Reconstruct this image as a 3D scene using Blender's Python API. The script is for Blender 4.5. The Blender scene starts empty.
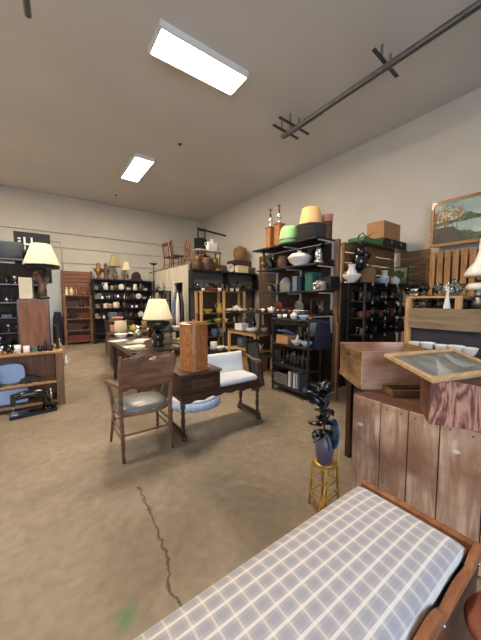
import bpy, math, random
from mathutils import Vector, Matrix, noise
R = math.radians
S = bpy.context.scene
C = S.collection
random.seed(7)

# ---------------------------------------------------------------- camera
FPX = 278.0; YAW = R(35.7); PIT = math.atan2(20, FPX); CH = 1.5
cd = bpy.data.cameras.new('camera'); cam = bpy.data.objects.new('camera', cd); C.objects.link(cam)
cd.sensor_fit = 'HORIZONTAL'; cd.sensor_width = 36; cd.lens = 36 * FPX / 481; cd.clip_start = .02
cam.location = (0, 0, CH); cam.rotation_euler = (math.pi / 2 - PIT, 0, -YAW)
S.camera = cam
# ---------------------------------------------------------------- world, exposure
S.view_settings.view_transform = 'Standard'; S.view_settings.look = 'None'
S.view_settings.gamma = 1; S.view_settings.use_curve_mapping = False
S.view_settings.exposure = 0.35
w = bpy.data.worlds.new('world'); S.world = w; w.use_nodes = True
bg = w.node_tree.nodes['Background']; bg.inputs[0].default_value = (.66, .80, 1.0, 1); bg.inputs[1].default_value = 7.0
LAMP = 72.0          # emission of the ceiling fixtures
LAMPC = (1.0, .84, .66)

XL, XR, YF, YB, ZC = -3.8, 6.05, -3.6, 11.3, 5.0     # the room

# portal at the shop window (guides sampling of the daylight, gives off nothing itself)
WX0, WX1, WZ0, WZ1 = -3.4, 1.6, .9, 3.5
pl = bpy.data.lights.new('window_portal', 'AREA'); pl.shape = 'RECTANGLE'; pl.size = WX1 - WX0; pl.size_y = WZ1 - WZ0
pl.cycles.is_portal = True
po = bpy.data.objects.new('window_portal', pl); C.objects.link(po)
po.location = ((WX0 + WX1) / 2, YF - .02, (WZ0 + WZ1) / 2); po.rotation_euler = (R(90), 0, 0)

# ---------------------------------------------------------------- helpers: rays of the photograph
_fw = Vector((math.sin(YAW) * math.cos(PIT), math.cos(YAW) * math.cos(PIT), -math.sin(PIT)))
_rt = Vector((math.cos(YAW), -math.sin(YAW), 0)); _up = _rt.cross(_fw)
CO = Vector((0, 0, CH))
def ray(px, py): return _fw + _rt * ((px - 240.5) / FPX) - _up * ((py - 320) / FPX)
def PZ(px, py, z=0.): d = ray(px, py); return CO + d * ((z - CH) / d.z)
def PX(px, py, x): d = ray(px, py); return CO + d * (x / d.x)
def PY(px, py, y): d = ray(px, py); return CO + d * (y / d.y)

# ---------------------------------------------------------------- materials
def lin(c): return tuple((v / 12.92 if v <= .04045 else ((v + .055) / 1.055) ** 2.4) for v in (x / 255 for x in c))
MATS = {}
def newmat(name):
    m = bpy.data.materials.new(name); m.use_nodes = True; MATS[name] = m
    nt = m.node_tree; return m, nt, nt.nodes['Principled BSDF']
def coords(nt, scale=(1, 1, 1), rot=(0, 0, 0)):
    tc = nt.nodes.new('ShaderNodeTexCoord'); mp = nt.nodes.new('ShaderNodeMapping')
    mp.inputs['Scale'].default_value = scale; mp.inputs['Rotation'].default_value = rot
    nt.links.new(tc.outputs['Object'], mp.inputs['Vector']); return mp.outputs[0]
def ramp(nt, fac, stops):
    r = nt.nodes.new('ShaderNodeValToRGB'); e = r.color_ramp.elements
    while len(e) < len(stops): e.new(.5)
    for el, (p, c) in zip(e, stops): el.position = p; el.color = (*c, 1)
    nt.links.new(fac, r.inputs[0]); return r.outputs[0]
def addbump(nt, b, h, strength, dist=.01):
    bp = nt.nodes.new('ShaderNodeBump'); bp.inputs['Strength'].default_value = strength; bp.inputs['Distance'].default_value = dist
    nt.links.new(h, bp.inputs['Height']); nt.links.new(bp.outputs[0], b.inputs['Normal'])
def plain(name, c, rough=.5, metal=0., var=.12, sc=12, bump=0., coat=0., sheen=0.):
    m, nt, b = newmat(name); l = lin(c)
    n = nt.nodes.new('ShaderNodeTexNoise'); n.inputs['Scale'].default_value = sc; n.inputs['Detail'].default_value = 4
    nt.links.new(coords(nt), n.inputs['Vector'])
    nt.links.new(ramp(nt, n.outputs[0], [(.3, tuple(v * (1 - var) for v in l)), (.7, tuple(min(1, v * (1 + var)) for v in l))]), b.inputs['Base Color'])
    b.inputs['Roughness'].default_value = rough; b.inputs['Metallic'].default_value = metal
    b.inputs['Coat Weight'].default_value = coat; b.inputs['Sheen Weight'].default_value = sheen
    if bump: addbump(nt, b, n.outputs[0], bump)
    return m
def wood(name, c1, c2, axis='Z', sc=1., rough=.5, dist=6., coat=0., knots=False, stain=None, bump=.15):
    """grain runs along axis"""
    m, nt, b = newmat(name)
    s = {'X': (.12, 1, 1), 'Y': (1, .12, 1), 'Z': (1, 1, .12)}[axis]
    v = coords(nt, tuple(q * 10 * sc for q in s))
    n = nt.nodes.new('ShaderNodeTexNoise'); n.inputs['Scale'].default_value = 2.2; n.inputs['Detail'].default_value = 5; n.inputs['Distortion'].default_value = .6
    nt.links.new(v, n.inputs['Vector'])
    if knots:
        wv = nt.nodes.new('ShaderNodeMath'); wv.operation = 'MULTIPLY'; wv.inputs[1].default_value = dist
        nt.links.new(n.outputs[0], wv.inputs[0])
        fr = nt.nodes.new('ShaderNodeMath'); fr.operation = 'PINGPONG'; fr.inputs[1].default_value = .5
        nt.links.new(wv.outputs[0], fr.inputs[0]); fac = fr.outputs[0]
        col = ramp(nt, fac, [(.05, lin(c1)), (.45, lin(c2))])
    else:
        fac = n.outputs[0]
        col = ramp(nt, fac, [(.3, lin(c1)), (.68, lin(c2))])
    if stain:
        n2 = nt.nodes.new('ShaderNodeTexNoise'); n2.inputs['Scale'].default_value = 3.; n2.inputs['Detail'].default_value = 6
        nt.links.new(coords(nt), n2.inputs['Vector'])
        f2 = ramp(nt, n2.outputs[0], [(.42, (0, 0, 0)), (.66, (1, 1, 1))])
        mx = nt.nodes.new('ShaderNodeMix'); mx.data_type = 'RGBA'
        nt.links.new(f2, mx.inputs[0]); nt.links.new(col, mx.inputs[6]); mx.inputs[7].default_value = (*lin(stain), 1)
        col = mx.outputs[2]
    nt.links.new(col, b.inputs['Base Color'])
    b.inputs['Roughness'].default_value = rough; b.inputs['Coat Weight'].default_value = coat
    addbump(nt, b, fac, bump, .004)
    return m
def glassm(name, c, rough=.03, ior=1.45, alpha=None):
    m, nt, b = newmat(name)
    b.inputs['Base Color'].default_value = (*lin(c), 1); b.inputs['Transmission Weight'].default_value = 1
    b.inputs['Roughness'].default_value = rough; b.inputs['IOR'].default_value = ior
    return m
def emit(name, c, s):
    m, nt, b = newmat(name); b.inputs['Base Color'].default_value = (.9, .9, .9, 1)
    b.inputs['Emission Color'].default_value = (*c, 1); b.inputs['Emission Strength'].default_value = s
    return m

plain('plaster', (206, 200, 190), .9, var=.03, sc=1.5, bump=.05)
plain('ceiling_paint', (205, 202, 198), .55, var=.04, sc=.8)
plain('siding', (190, 184, 172), .7, var=.04, sc=2)
plain('door_paint', (170, 178, 180), .6, var=.05)
wood('pine', (176, 132, 84), (206, 164, 112), 'Z', rough=.6)
wood('oak_post', (130, 92, 62), (172, 130, 94), 'Z', rough=.6)
wood('pine_x', (150, 112, 72), (190, 148, 98), 'X', rough=.6)
wood('pine_y', (160, 118, 74), (200, 156, 104), 'Y', rough=.6)
wood('slat', (136, 94, 52), (188, 140, 86), 'Z', rough=.65)
wood('slat_x', (92, 64, 38), (136, 100, 62), 'Y', rough=.65)
wood('pegwood', (44, 30, 21), (72, 50, 34), 'Z', rough=.8)
wood('dark_wood', (32, 20, 14), (72, 46, 31), 'Z', rough=.4, coat=.2)
wood('dark_wood_x', (34, 21, 15), (66, 42, 30), 'X', rough=.35, coat=.3)
wood('walnut', (52, 32, 22), (92, 62, 44), 'X', rough=.4, coat=.2)
wood('chair_wood', (86, 58, 40), (132, 94, 68), 'X', rough=.42, coat=.15)
wood('oak', (126, 74, 36), (186, 124, 70), 'Z', sc=1.6, rough=.35, dist=7, knots=True, coat=.3, bump=.05)
wood('oak_x', (132, 78, 40), (182, 118, 66), 'X', rough=.35, coat=.3)
wood('shelf_oak', (92, 64, 42), (132, 96, 64), 'Z', rough=.6)
wood('shelf_oak_x', (100, 72, 48), (142, 106, 74), 'X', rough=.6)
wood('red_board', (112, 68, 44), (140, 92, 62), 'Z', rough=.6)
wood('plank', (158, 122, 98), (222, 190, 164), 'Z', sc=1.3, rough=.7, stain=(138, 100, 76), bump=.3)
wood('plank_dark', (70, 42, 28), (110, 72, 50), 'Y', sc=.8, rough=.7)
wood('crate_end', (112, 84, 48), (160, 128, 84), 'Y', rough=.7, stain=(84, 60, 36))
wood('crate_side_lit', (196, 154, 126), (230, 196, 170), 'X', rough=.7, stain=(170, 112, 84))  # lightened: daylight on the near face is put into the colour
wood('fir_ply', (96, 48, 38), (188, 134, 110), 'Z', sc=.55, rough=.45, dist=8, knots=True, coat=.15, bump=.04)
wood('case_trim', (170, 134, 92), (206, 172, 128), 'X', rough=.5)
wood('grey_board', (112, 92, 68), (150, 128, 98), 'Y', rough=.6)
wood('chest_wood', (66, 38, 30), (112, 68, 50), 'X', rough=.45, coat=.2)
wood('rail_wood', (120, 72, 44), (164, 108, 70), 'X', rough=.4, coat=.2)
wood('frame_gold', (130, 82, 36), (186, 128, 62), 'Y', rough=.4, coat=.2)
plain('black_paint', (15, 14, 14), .6, var=.2)
plain('black_gloss', (14, 14, 16), .2, coat=.5)
plain('black_fabric', (16, 17, 22), .95)
plain('navy', (24, 28, 50), .9)
plain('bracket_metal', (206, 204, 198), .45, metal=.1)
plain('steel', (120, 118, 116), .35, metal=.9)
plain('rail_steel', (150, 148, 144), .35, metal=.6)
plain('dark_steel', (66, 64, 64), .45, metal=.4)
plain('pewter', (70, 68, 66), .3, metal=.9, var=.3)
plain('enamel', (78, 74, 74), .3, metal=.3, var=.15, sc=10, coat=.4)
plain('tub_zinc', (112, 120, 126), .5, metal=.15, var=.25, sc=6)
plain('brass', (128, 96, 54), .4, metal=.8)
plain('gold_paint', (190, 150, 70), .4, metal=.5)
plain('copper', (160, 96, 66), .35, metal=.8)
plain('silver', (190, 188, 184), .25, metal=.9)
plain('white', (226, 222, 214), .35, var=.03, coat=.3)
plain('cream', (222, 206, 168), .5, var=.05)
plain('shade_cream', (232, 214, 176), .8, var=.03)
plain('shade_tan', (220, 176, 118), .8, var=.03)
plain('shade_olive', (168, 156, 112), .8, var=.05)
plain('yellow', (176, 156, 70), .4, coat=.3)
plain('green', (70, 120, 62), .4)
plain('mint', (150, 206, 128), .5, var=.04)
plain('teal', (26, 84, 74), .6)
plain('blue', (70, 118, 178), .5, coat=.2)
plain('pale_blue', (176, 196, 226), .6, var=.05)
plain('grey_blue', (92, 106, 122), .5)
plain('pink', (206, 140, 128), .6)
plain('red', (92, 34, 28), .4, coat=.2)
plain('rust', (124, 66, 44), .6, var=.25)
plain('brown', (86, 58, 42), .5, var=.2)
plain('dark_brown', (46, 32, 26), .4, var=.2, coat=.2)
plain('purple', (74, 44, 110), .6)
plain('plum', (82, 74, 92), .35, var=.2, coat=.3)
plain('cardboard', (168, 124, 84), .85, var=.06)
plain('tin_grey', (120, 118, 112), .5, metal=.3)
plain('paper', (214, 208, 196), .8, var=.06)
plain('photo_paper', (140, 140, 138), .6, var=.5, sc=30)
plain('wicker', (140, 108, 70), .8, var=.3, sc=60, bump=.6)
plain('leather', (96, 98, 92), .38, var=.12, sc=8, coat=.1)
plain('vinyl_white', (228, 226, 222), .45, var=.03, bump=.05)
plain('corrugated', (196, 190, 172), .5, var=.06)
plain('reflection_tone', (176, 172, 160), .7, var=.3, sc=9)  # pale mottled tone standing in for the reflection on the lid glass
plain('dark_slate', (58, 56, 60), .8)
plain('dark_grey_wall', (84, 82, 78), .8)
plain('leaf', (26, 34, 24), .5)
glassm('clear_glass', (240, 244, 242)); glassm('amber_glass', (120, 60, 20)); glassm('green_glass', (90, 140, 100))
glassm('pane_glass', (250, 252, 252), .0, 1.3)
emit('lamp_panel', LAMPC, LAMP)

# plaid cushion cloth: woven stripes both ways
def plaid():
    m, nt, b = newmat('plaid'); tc = nt.nodes.new('ShaderNodeTexCoord'); sp = nt.nodes.new('ShaderNodeSeparateXYZ')
    nt.links.new(tc.outputs['Object'], sp.inputs[0])
    def mth(op, a, c=None, cl=False):
        n = nt.nodes.new('ShaderNodeMath'); n.operation = op; n.use_clamp = cl
        if isinstance(a, (int, float)): n.inputs[0].default_value = a
        else: nt.links.new(a, n.inputs[0])
        if c is not None:
            if isinstance(c, (int, float)): n.inputs[1].default_value = c
            else: nt.links.new(c, n.inputs[1])
        return n.outputs[0]
    def line(axis, period, width, off=0.):
        f = mth('FRACT', mth('DIVIDE', mth('ADD', axis, 50 + off), period))
        return mth('LESS_THAN', mth('ABSOLUTE', mth('SUBTRACT', f, .5)), width / period / 2)
    ux, uy = sp.outputs[0], sp.outputs[1]
    base = lin((150, 150, 160)); 
    col = None
    def mix(f, a, c):
        n = nt.nodes.new('ShaderNodeMix'); n.data_type = 'RGBA'
        nt.links.new(f, n.inputs[0])
        for i, v in ((6, a), (7, c)):
            if isinstance(v, tuple): n.inputs[i].default_value = (*v, 1)
            else: nt.links.new(v, n.inputs[i])
        return n.outputs[2]
    c0 = mix(mth('MULTIPLY', line(ux, .060, .030), .35), lin((176, 172, 172)), lin((144, 145, 158)))
    c1 = mix(mth('MULTIPLY', line(uy, .052, .020), .4), c0, lin((144, 145, 158)))
    c2 = mix(mth('MULTIPLY', line(ux, .060, .008, .030), .45), c1, lin((226, 220, 210)))
    c3 = mix(mth('MULTIPLY', line(uy, .052, .010, .026), .7), c2, lin((230, 225, 215)))
    nt.links.new(c3, b.inputs['Base Color']); b.inputs['Roughness'].default_value = .9; b.inputs['Sheen Weight'].default_value = .2
    n = nt.nodes.new('ShaderNodeTexNoise'); n.inputs['Scale'].default_value = 6; nt.links.new(tc.outputs['Object'], n.inputs['Vector'])
    addbump(nt, b, n.outputs[0], .2, .02)
plaid()

# concrete floor with a crack, blotches and one green stain
def floor_mat():
    m, nt, b = newmat('concrete'); L = nt.links.new
    v = coords(nt)
    def nz(sc, det=6, dis=0.):
        n = nt.nodes.new('ShaderNodeTexNoise'); n.inputs['Scale'].default_value = sc; n.inputs['Detail'].default_value = det
        n.inputs['Distortion'].default_value = dis; L(v, n.inputs['Vector']); return n.outputs[0]
    def mth(op, a, c=None, cl=False):
        n = nt.nodes.new('ShaderNodeMath'); n.operation = op; n.use_clamp = cl
        for i, q in enumerate((a, c)):
            if q is None: continue
            if isinstance(q, (int, float)): n.inputs[i].default_value = q
            else: L(q, n.inputs[i])
        return n.outputs[0]
    def mix(f, a, c):
        n = nt.nodes.new('ShaderNodeMix'); n.data_type = 'RGBA'; L(f, n.inputs[0])
        for i, q in ((6, a), (7, c)):
            if isinstance(q, tuple): n.inputs[i].default_value = (*q, 1)
            else: L(q, n.inputs[i])
        return n.outputs[2]
    base = ramp(nt, nz(.9, 8, .4), [(.3, lin((112, 98, 82))), (.7, lin((150, 135, 114)))])
    fine = ramp(nt, nz(14, 8), [(.3, (.8, .8, .8)), (.7, (1.08, 1.08, 1.08))])
    mu = nt.nodes.new('ShaderNodeMix'); mu.data_type = 'RGBA'; mu.blend_type = 'MULTIPLY'; mu.inputs[0].default_value = 1
    L(base, mu.inputs[6]); L(fine, mu.inputs[7]); col = mu.outputs[2]
    spots = ramp(nt, nz(5.5, 2), [(.70, (0, 0, 0)), (.78, (.5, .5, .5))])
    col = mix(spots, col, lin((96, 84, 68)))
    light = ramp(nt, nz(2.6, 9, 1.), [(.6, (0, 0, 0)), (.8, (.45, .45, .45))])
    col = mix(light, col, lin((186, 172, 146)))
    sp = nt.nodes.new('ShaderNodeSeparateXYZ'); L(v, sp.inputs[0]); X, Y = sp.outputs[0], sp.outputs[1]
    pts = [PZ(*p) for p in [(138, 487), (150, 512), (160, 536), (168, 560), (170, 590), (188, 614), (214, 640)]]
    wob = mth('MULTIPLY', mth('SUBTRACT', nz(16, 4), .5), .07)
    for a, c in zip(pts[:-1], pts[1:]):       # distance to each stretch of the crack
        d = (c - a); ln = d.length; d.normalize()
        rx = mth('SUBTRACT', X, a.x); ry = mth('SUBTRACT', Y, a.y)
        al = mth('ADD', mth('MULTIPLY', rx, d.x), mth('MULTIPLY', ry, d.y))
        pe = mth('ADD', mth('SUBTRACT', mth('MULTIPLY', rx, -d.y), mth('MULTIPLY', ry, -d.x)), wob)
        on = mth('MULTIPLY', mth('LESS_THAN', mth('ABSOLUTE', mth('SUBTRACT', al, ln / 2)), ln / 2 + .004),
                 mth('SUBTRACT', 1., mth('DIVIDE', mth('ABSOLUTE', pe), .011), True))
        col = mix(mth('MULTIPLY', on, 1., True), col, lin((50, 36, 26)))
    g = PZ(126, 618)
    dg = mth('SQRT', mth('ADD', mth('POWER', mth('SUBTRACT', X, g.x), 2), mth('POWER', mth('SUBTRACT', Y, g.y), 2)))
    gm = mth('SUBTRACT', mth('MULTIPLY', nz(9, 5), 1.5), mth('ADD', mth('MULTIPLY', dg, 7.), .18), True)
    col = mix(mth('MULTIPLY', gm, 1.6, True), col, lin((86, 116, 74)))
    L(col, b.inputs['Base Color'])
    L(ramp(nt, nz(3, 5), [(.3, (.42,) * 3), (.7, (.7,) * 3)]), b.inputs['Roughness'])
    addbump(nt, b, nz(30, 6), .08, .01)
floor_mat()

# ---------------------------------------------------------------- mesh building
class MB:
    def __init__(s): s.v = []; s.f = []; s.sm = []
    def add(s, vs, fs, smooth=False):
        o = len(s.v); s.v += [tuple(v) for v in vs]; s.f += [tuple(i + o for i in f) for f in fs]; s.sm += [smooth] * len(fs); return s
    def box(s, x0, x1, y0, y1, z0, z1):
        vs = [(x, y, z) for z in (z0, z1) for y in (y0, y1) for x in (x0, x1)]
        return s.add(vs, [(0, 2, 3, 1), (4, 5, 7, 6), (0, 1, 5, 4), (2, 6, 7, 3), (0, 4, 6, 2), (1, 3, 7, 5)])
    def bar(s, a, b, w, h=None, up=(0, 0, 1)):          # rectangular bar from a to b
        h = h or w; a = Vector(a); b = Vector(b); d = (b - a).normalized(); u = Vector(up)
        if abs(d.dot(u)) > .99: u = Vector((1, 0, 0))
        x = d.cross(u).normalized(); y = x.cross(d)
        vs = [p + x * i * w / 2 + y * j * h / 2 for p in (a, b) for i, j in ((-1, -1), (1, -1), (1, 1), (-1, 1))]
        return s.add(vs, [(0, 1, 2, 3), (7, 6, 5, 4), (0, 4, 5, 1), (1, 5, 6, 2), (2, 6, 7, 3), (3, 7, 4, 0)])
    def lathe(s, prof, n=16, c=(0, 0, 0), tilt=None, cap=True):
        vs = []; fs = []
        for r, z in prof:
            for i in range(n):
                a = 2 * math.pi * i / n; p = Vector((max(r, 1e-4) * math.cos(a), max(r, 1e-4) * math.sin(a), z))
                if tilt: p = tilt @ p
                vs.append(p + Vector(c))
        for k in range(len(prof) - 1):
            for i in range(n):
                j = (i + 1) % n; fs.append((k * n + i, k * n + j, (k + 1) * n + j, (k + 1) * n + i))
        s.add(vs, fs, True)
        if cap:
            o = len(s.v) - len(vs)
            s.f.append(tuple(o + i for i in reversed(range(n)))); s.sm.append(False)
            s.f.append(tuple(o + (len(prof) - 1) * n + i for i in range(n))); s.sm.append(False)
        return s
    def tube(s, pts, r, n=8):                           # round tube through points; r a number or list
        pts = [Vector(p) for p in pts]; rs = r if isinstance(r, (list, tuple)) else [r] * len(pts)
        vs = []; fs = []; x = None
        for k, p in enumerate(pts):
            d = (pts[min(k + 1, len(pts) - 1)] - pts[max(k - 1, 0)]).normalized()
            if x is None: x = d.orthogonal().normalized()
            x = (x - d * x.dot(d)).normalized(); y = d.cross(x)
            vs += [p + (x * math.cos(2 * math.pi * i / n) + y * math.sin(2 * math.pi * i / n)) * rs[k] for i in range(n)]
        for k in range(len(pts) - 1):
            for i in range(n):
                j = (i + 1) % n; fs.append((k * n + i, k * n + j, (k + 1) * n + j, (k + 1) * n + i))
        fs += [tuple(reversed(range(n))), tuple((len(pts) - 1) * n + i for i in range(n))]
        return s.add(vs, fs, True)
    def prism(s, poly, a, b, plane='xz'):               # polygon extruded from a to b along the third axis
        n = len(poly)
        def q(u, v, t): return {'xz': (u, t, v), 'yz': (t, u, v), 'xy': (u, v, t)}[plane]
        vs = [q(u, v, a) for u, v in poly] + [q(u, v, b) for u, v in poly]
        return s.add(vs, [tuple(range(n)), tuple(reversed(range(n, 2 * n)))] + [(i, i + n, (i + 1) % n + n, (i + 1) % n) for i in range(n)])
    def ball(s, c, r, n=10, sx=1, sy=1, sz=1):
        prof = [(r * math.sin(math.pi * k / n), -r * math.cos(math.pi * k / n)) for k in range(n + 1)]
        return s.lathe(prof, n + 4, c, Matrix.Diagonal((sx, sy, sz)), cap=False)
    def build(s, name, mat, parent=None, bevel=0., loc=(0, 0, 0), rz=0., seg=2):
        import bmesh
        me = bpy.data.meshes.new(name); me.from_pydata(s.v, [], s.f)
        me.polygons.foreach_set('use_smooth', s.sm); me.update()
        bm = bmesh.new(); bm.from_mesh(me); bmesh.ops.recalc_face_normals(bm, faces=bm.faces); bm.to_mesh(me); bm.free()
        me.materials.append(MATS[mat])
        o = bpy.data.objects.new(name, me); C.objects.link(o)
        o.location = loc; o.rotation_euler = (0, 0, rz)
        if parent: o.parent = parent
        if bevel:
            bv = o.modifiers.new('bevel', 'BEVEL'); bv.width = bevel; bv.segments = seg; bv.limit_method = 'ANGLE'; bv.angle_limit = R(40)
        return o
def tag(o, label, cat, group=None, kind=None):
    o['label'] = label; o['category'] = cat
    if group: o['group'] = group
    if kind: o['kind'] = kind
    return o
def thing(name, label, cat, loc=(0, 0, 0), rz=0., group=None):
    o = bpy.data.objects.new(name, None); o.empty_display_size = .1; C.objects.link(o)
    o.location = loc; o.rotation_euler = (0, 0, rz); return tag(o, label, cat, group)
def struct(mb, name, mat, bevel=0., parent=None):
    o = mb.build(name, mat, parent, bevel)
    if not parent: o['kind'] = 'structure'
    return o
def box(x0, x1, y0, y1, z0, z1): return MB().box(x0, x1, y0, y1, z0, z1)
def kids(o): return [c for c in bpy.data.objects if c.parent == o]
def dup(root, loc, rz, label, group=None):
    r = root.copy(); C.objects.link(r); r.location = loc; r.rotation_euler = (0, 0, rz); r['label'] = label
    if group: r['group'] = group
    for ch in kids(root):
        c = ch.copy(); C.objects.link(c); c.parent = r
        for g in kids(ch):
            d = g.copy(); C.objects.link(d); d.parent = c
    return r

# ================================================================ THE ROOM
struct(box(XL - .15, XR + .15, YF - .15, YB + .15, -.1, 0), 'floor', 'concrete')
struct(box(XL - .15, XR + .15, YF - .15, YB + .15, ZC, ZC + .1), 'ceiling', 'ceiling_paint')
m = MB(); m.box(XL, XR, YB + .06, YB + .15, 0, ZC)
zz = [0, .45, .9, 1.35, 1.8, 2.27, 2.76, 3.26, 3.74, ZC]
for a, b in zip(zz[:-1], zz[1:]): m.box(XL, XR, YB, YB + .06, a + .016, b - .016)
struct(m, 'wall_back', 'siding')
struct(box(XR, XR + .15, YF, YB + .15, 0, ZC), 'wall_right', 'plaster')
struct(box(XL - .15, XL, YF, YB + .15, 0, ZC), 'wall_left', 'plaster')
m = MB(); m.box(XL, WX0, YF - .15, YF, 0, ZC); m.box(WX1, XR, YF - .15, YF, 0, ZC)
m.box(WX0, WX1, YF - .15, YF, 0, WZ0); m.box(WX0, WX1, YF - .15, YF, WZ1, ZC)
struct(m, 'wall_front', 'plaster')
m = MB()
for i in range(5):
    x = WX0 + (WX1 - WX0) * i / 4; m.box(x - .03, x + .03, YF - .12, YF - .04, WZ0, WZ1)
m.box(WX0, WX1, YF - .12, YF - .04, WZ0, WZ0 + .06); m.box(WX0, WX1, YF - .12, YF - .04, WZ1 - .06, WZ1)
struct(m, 'window_1', 'dark_steel')
# door in the back wall, conduit above it
dr = struct(box(-.42, .60, YB - .05, YB, 0, 2.42), 'door_1', 'door_paint', .004)
for z0, z1 in ((.2, 1.0), (1.15, 2.2)):
    for x0 in (-.32, .14): box(x0, x0 + .34, YB - .058, YB - .045, z0, z1).build('door_panel', 'door_paint', dr, .006)
MB().tube([(-.3, YB - .06, 1.05), (-.3, YB - .12, 1.05)], .02).ball((-.3, YB - .13, 1.05), .035).build('door_knob', 'brass', dr)
struct(box(.60, .68, YB - .06, YB, 0, 2.5), 'trim_1', 'siding', .003)
struct(box(-.5, .68, YB - .06, YB, 2.42, 2.5), 'trim_2', 'siding', .003)
tag(MB().tube([(.66, YB - .03, 2.5), (.66, YB - .03, 3.45), (-.6, YB - .03, 3.5)], .022).build('electrical_conduit', 'siding'),
    'pale painted conduit running up and along the back wall above the door', 'pipe')

# ceiling fixtures
def troffer(x0, x1, y0, y1, label, long_x):
    cx, cy = (x0 + x1) / 2, (y0 + y1) / 2; hx, hy = (x1 - x0) / 2, (y1 - y0) / 2
    t = thing('ceiling_light', label, 'ceiling light', (cx, cy, ZC), 0, 'fluorescent ceiling lights')
    f = .025
    m = MB(); m.box(-hx, hx, -hy, hy, -.03, -.002); m.box(-hx, hx, -hy, -hy + f, -.1, -.03); m.box(-hx, hx, hy - f, hy, -.1, -.03)
    m.box(-hx, -hx + f, -hy + f, hy - f, -.1, -.03); m.box(hx - f, hx, -hy + f, hy - f, -.1, -.03)
    m.build('housing', 'white', t)
    box(-hx + f, hx - f, -hy + f, hy - f, -.095, -.05).build('diffuser', 'lamp_panel', t)
    return t
troffer(1.36, 2.74, 3.60, 4.08, 'large bright white rectangular ceiling light nearest the front', True)
troffer(1.97, 2.44, 7.05, 8.48, 'smaller looking second ceiling light, farther back towards the rear wall', False)
troffer(-2.3, -.92, 3.60, 4.08, 'added unseen rectangular ceiling light out past the left of the view', True)  # added lamp out of view, for more light in the room
troffer(-2.0, -1.53, 7.05, 8.48, 'added unseen rectangular ceiling light above the far left rear', False)  # also added and unseen: brightens the rear, continues the grid of fixtures
# steel rail under the ceiling
RZ = 4.78
p0 = PZ(283, 137, RZ); p1 = PZ(478, 1, RZ); rx = (p0.x + p1.x) / 2
t = thing('ceiling_rail', 'long steel door track hanging under the ceiling with cross brackets', 'rail', (rx, p0.y, RZ))
Lr = p0.y + 1.8
m = MB(); m.box(-.035, .035, -Lr, 0, -.012, .012); m.box(-.035, -.027, -Lr, 0, -.05, .0); m.box(.027, .035, -Lr, 0, -.05, .0)
m.build('track', 'rail_steel', t)
MB().box(.1, .14, -.9, .05, .02, .05).build('angle_bar', 'dark_steel', t)
for dy, w_ in ((-.12, .36), (-.35, .42), (PZ(383, 63, RZ).y - p0.y, .36), (-4.1, .3)):
    MB().bar((-w_, dy - .02, .028), (w_, dy + .02, .028), .045, .02).build('cross_arm', 'dark_steel', t)
    for sx in (-.12, .12): MB().bar((sx, dy, .03), (sx, dy, ZC - RZ), .035, .01).build('hanger', 'rail_steel', t)
q = PZ(28, 17, 4.6)
tag(MB().tube([(q.x, q.y, 4.62), (q.x - .04, q.y - .9, 4.62)], .035).tube([(q.x - .03, q.y - .5, 4.62), (q.x - .03, q.y - .5, ZC)], .015).build('ceiling_pipe', 'dark_steel'),
    'short dark pipe hanging from the ceiling in the upper left corner', 'pipe')
for (px, py), wh in (((180, 144), 'between the two ceiling lights'), ((116, 195), 'near the back wall')):
    q = PZ(px, py, ZC)
    tag(MB().lathe([(.045, -.01), (.045, 0)], 12, q).lathe([(.012, -.05), (.012, -.01)], 8, q).build('sprinkler_head', 'dark_steel'),
        'small dark sprinkler head on the ceiling ' + wh, 'sprinkler')

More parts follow.
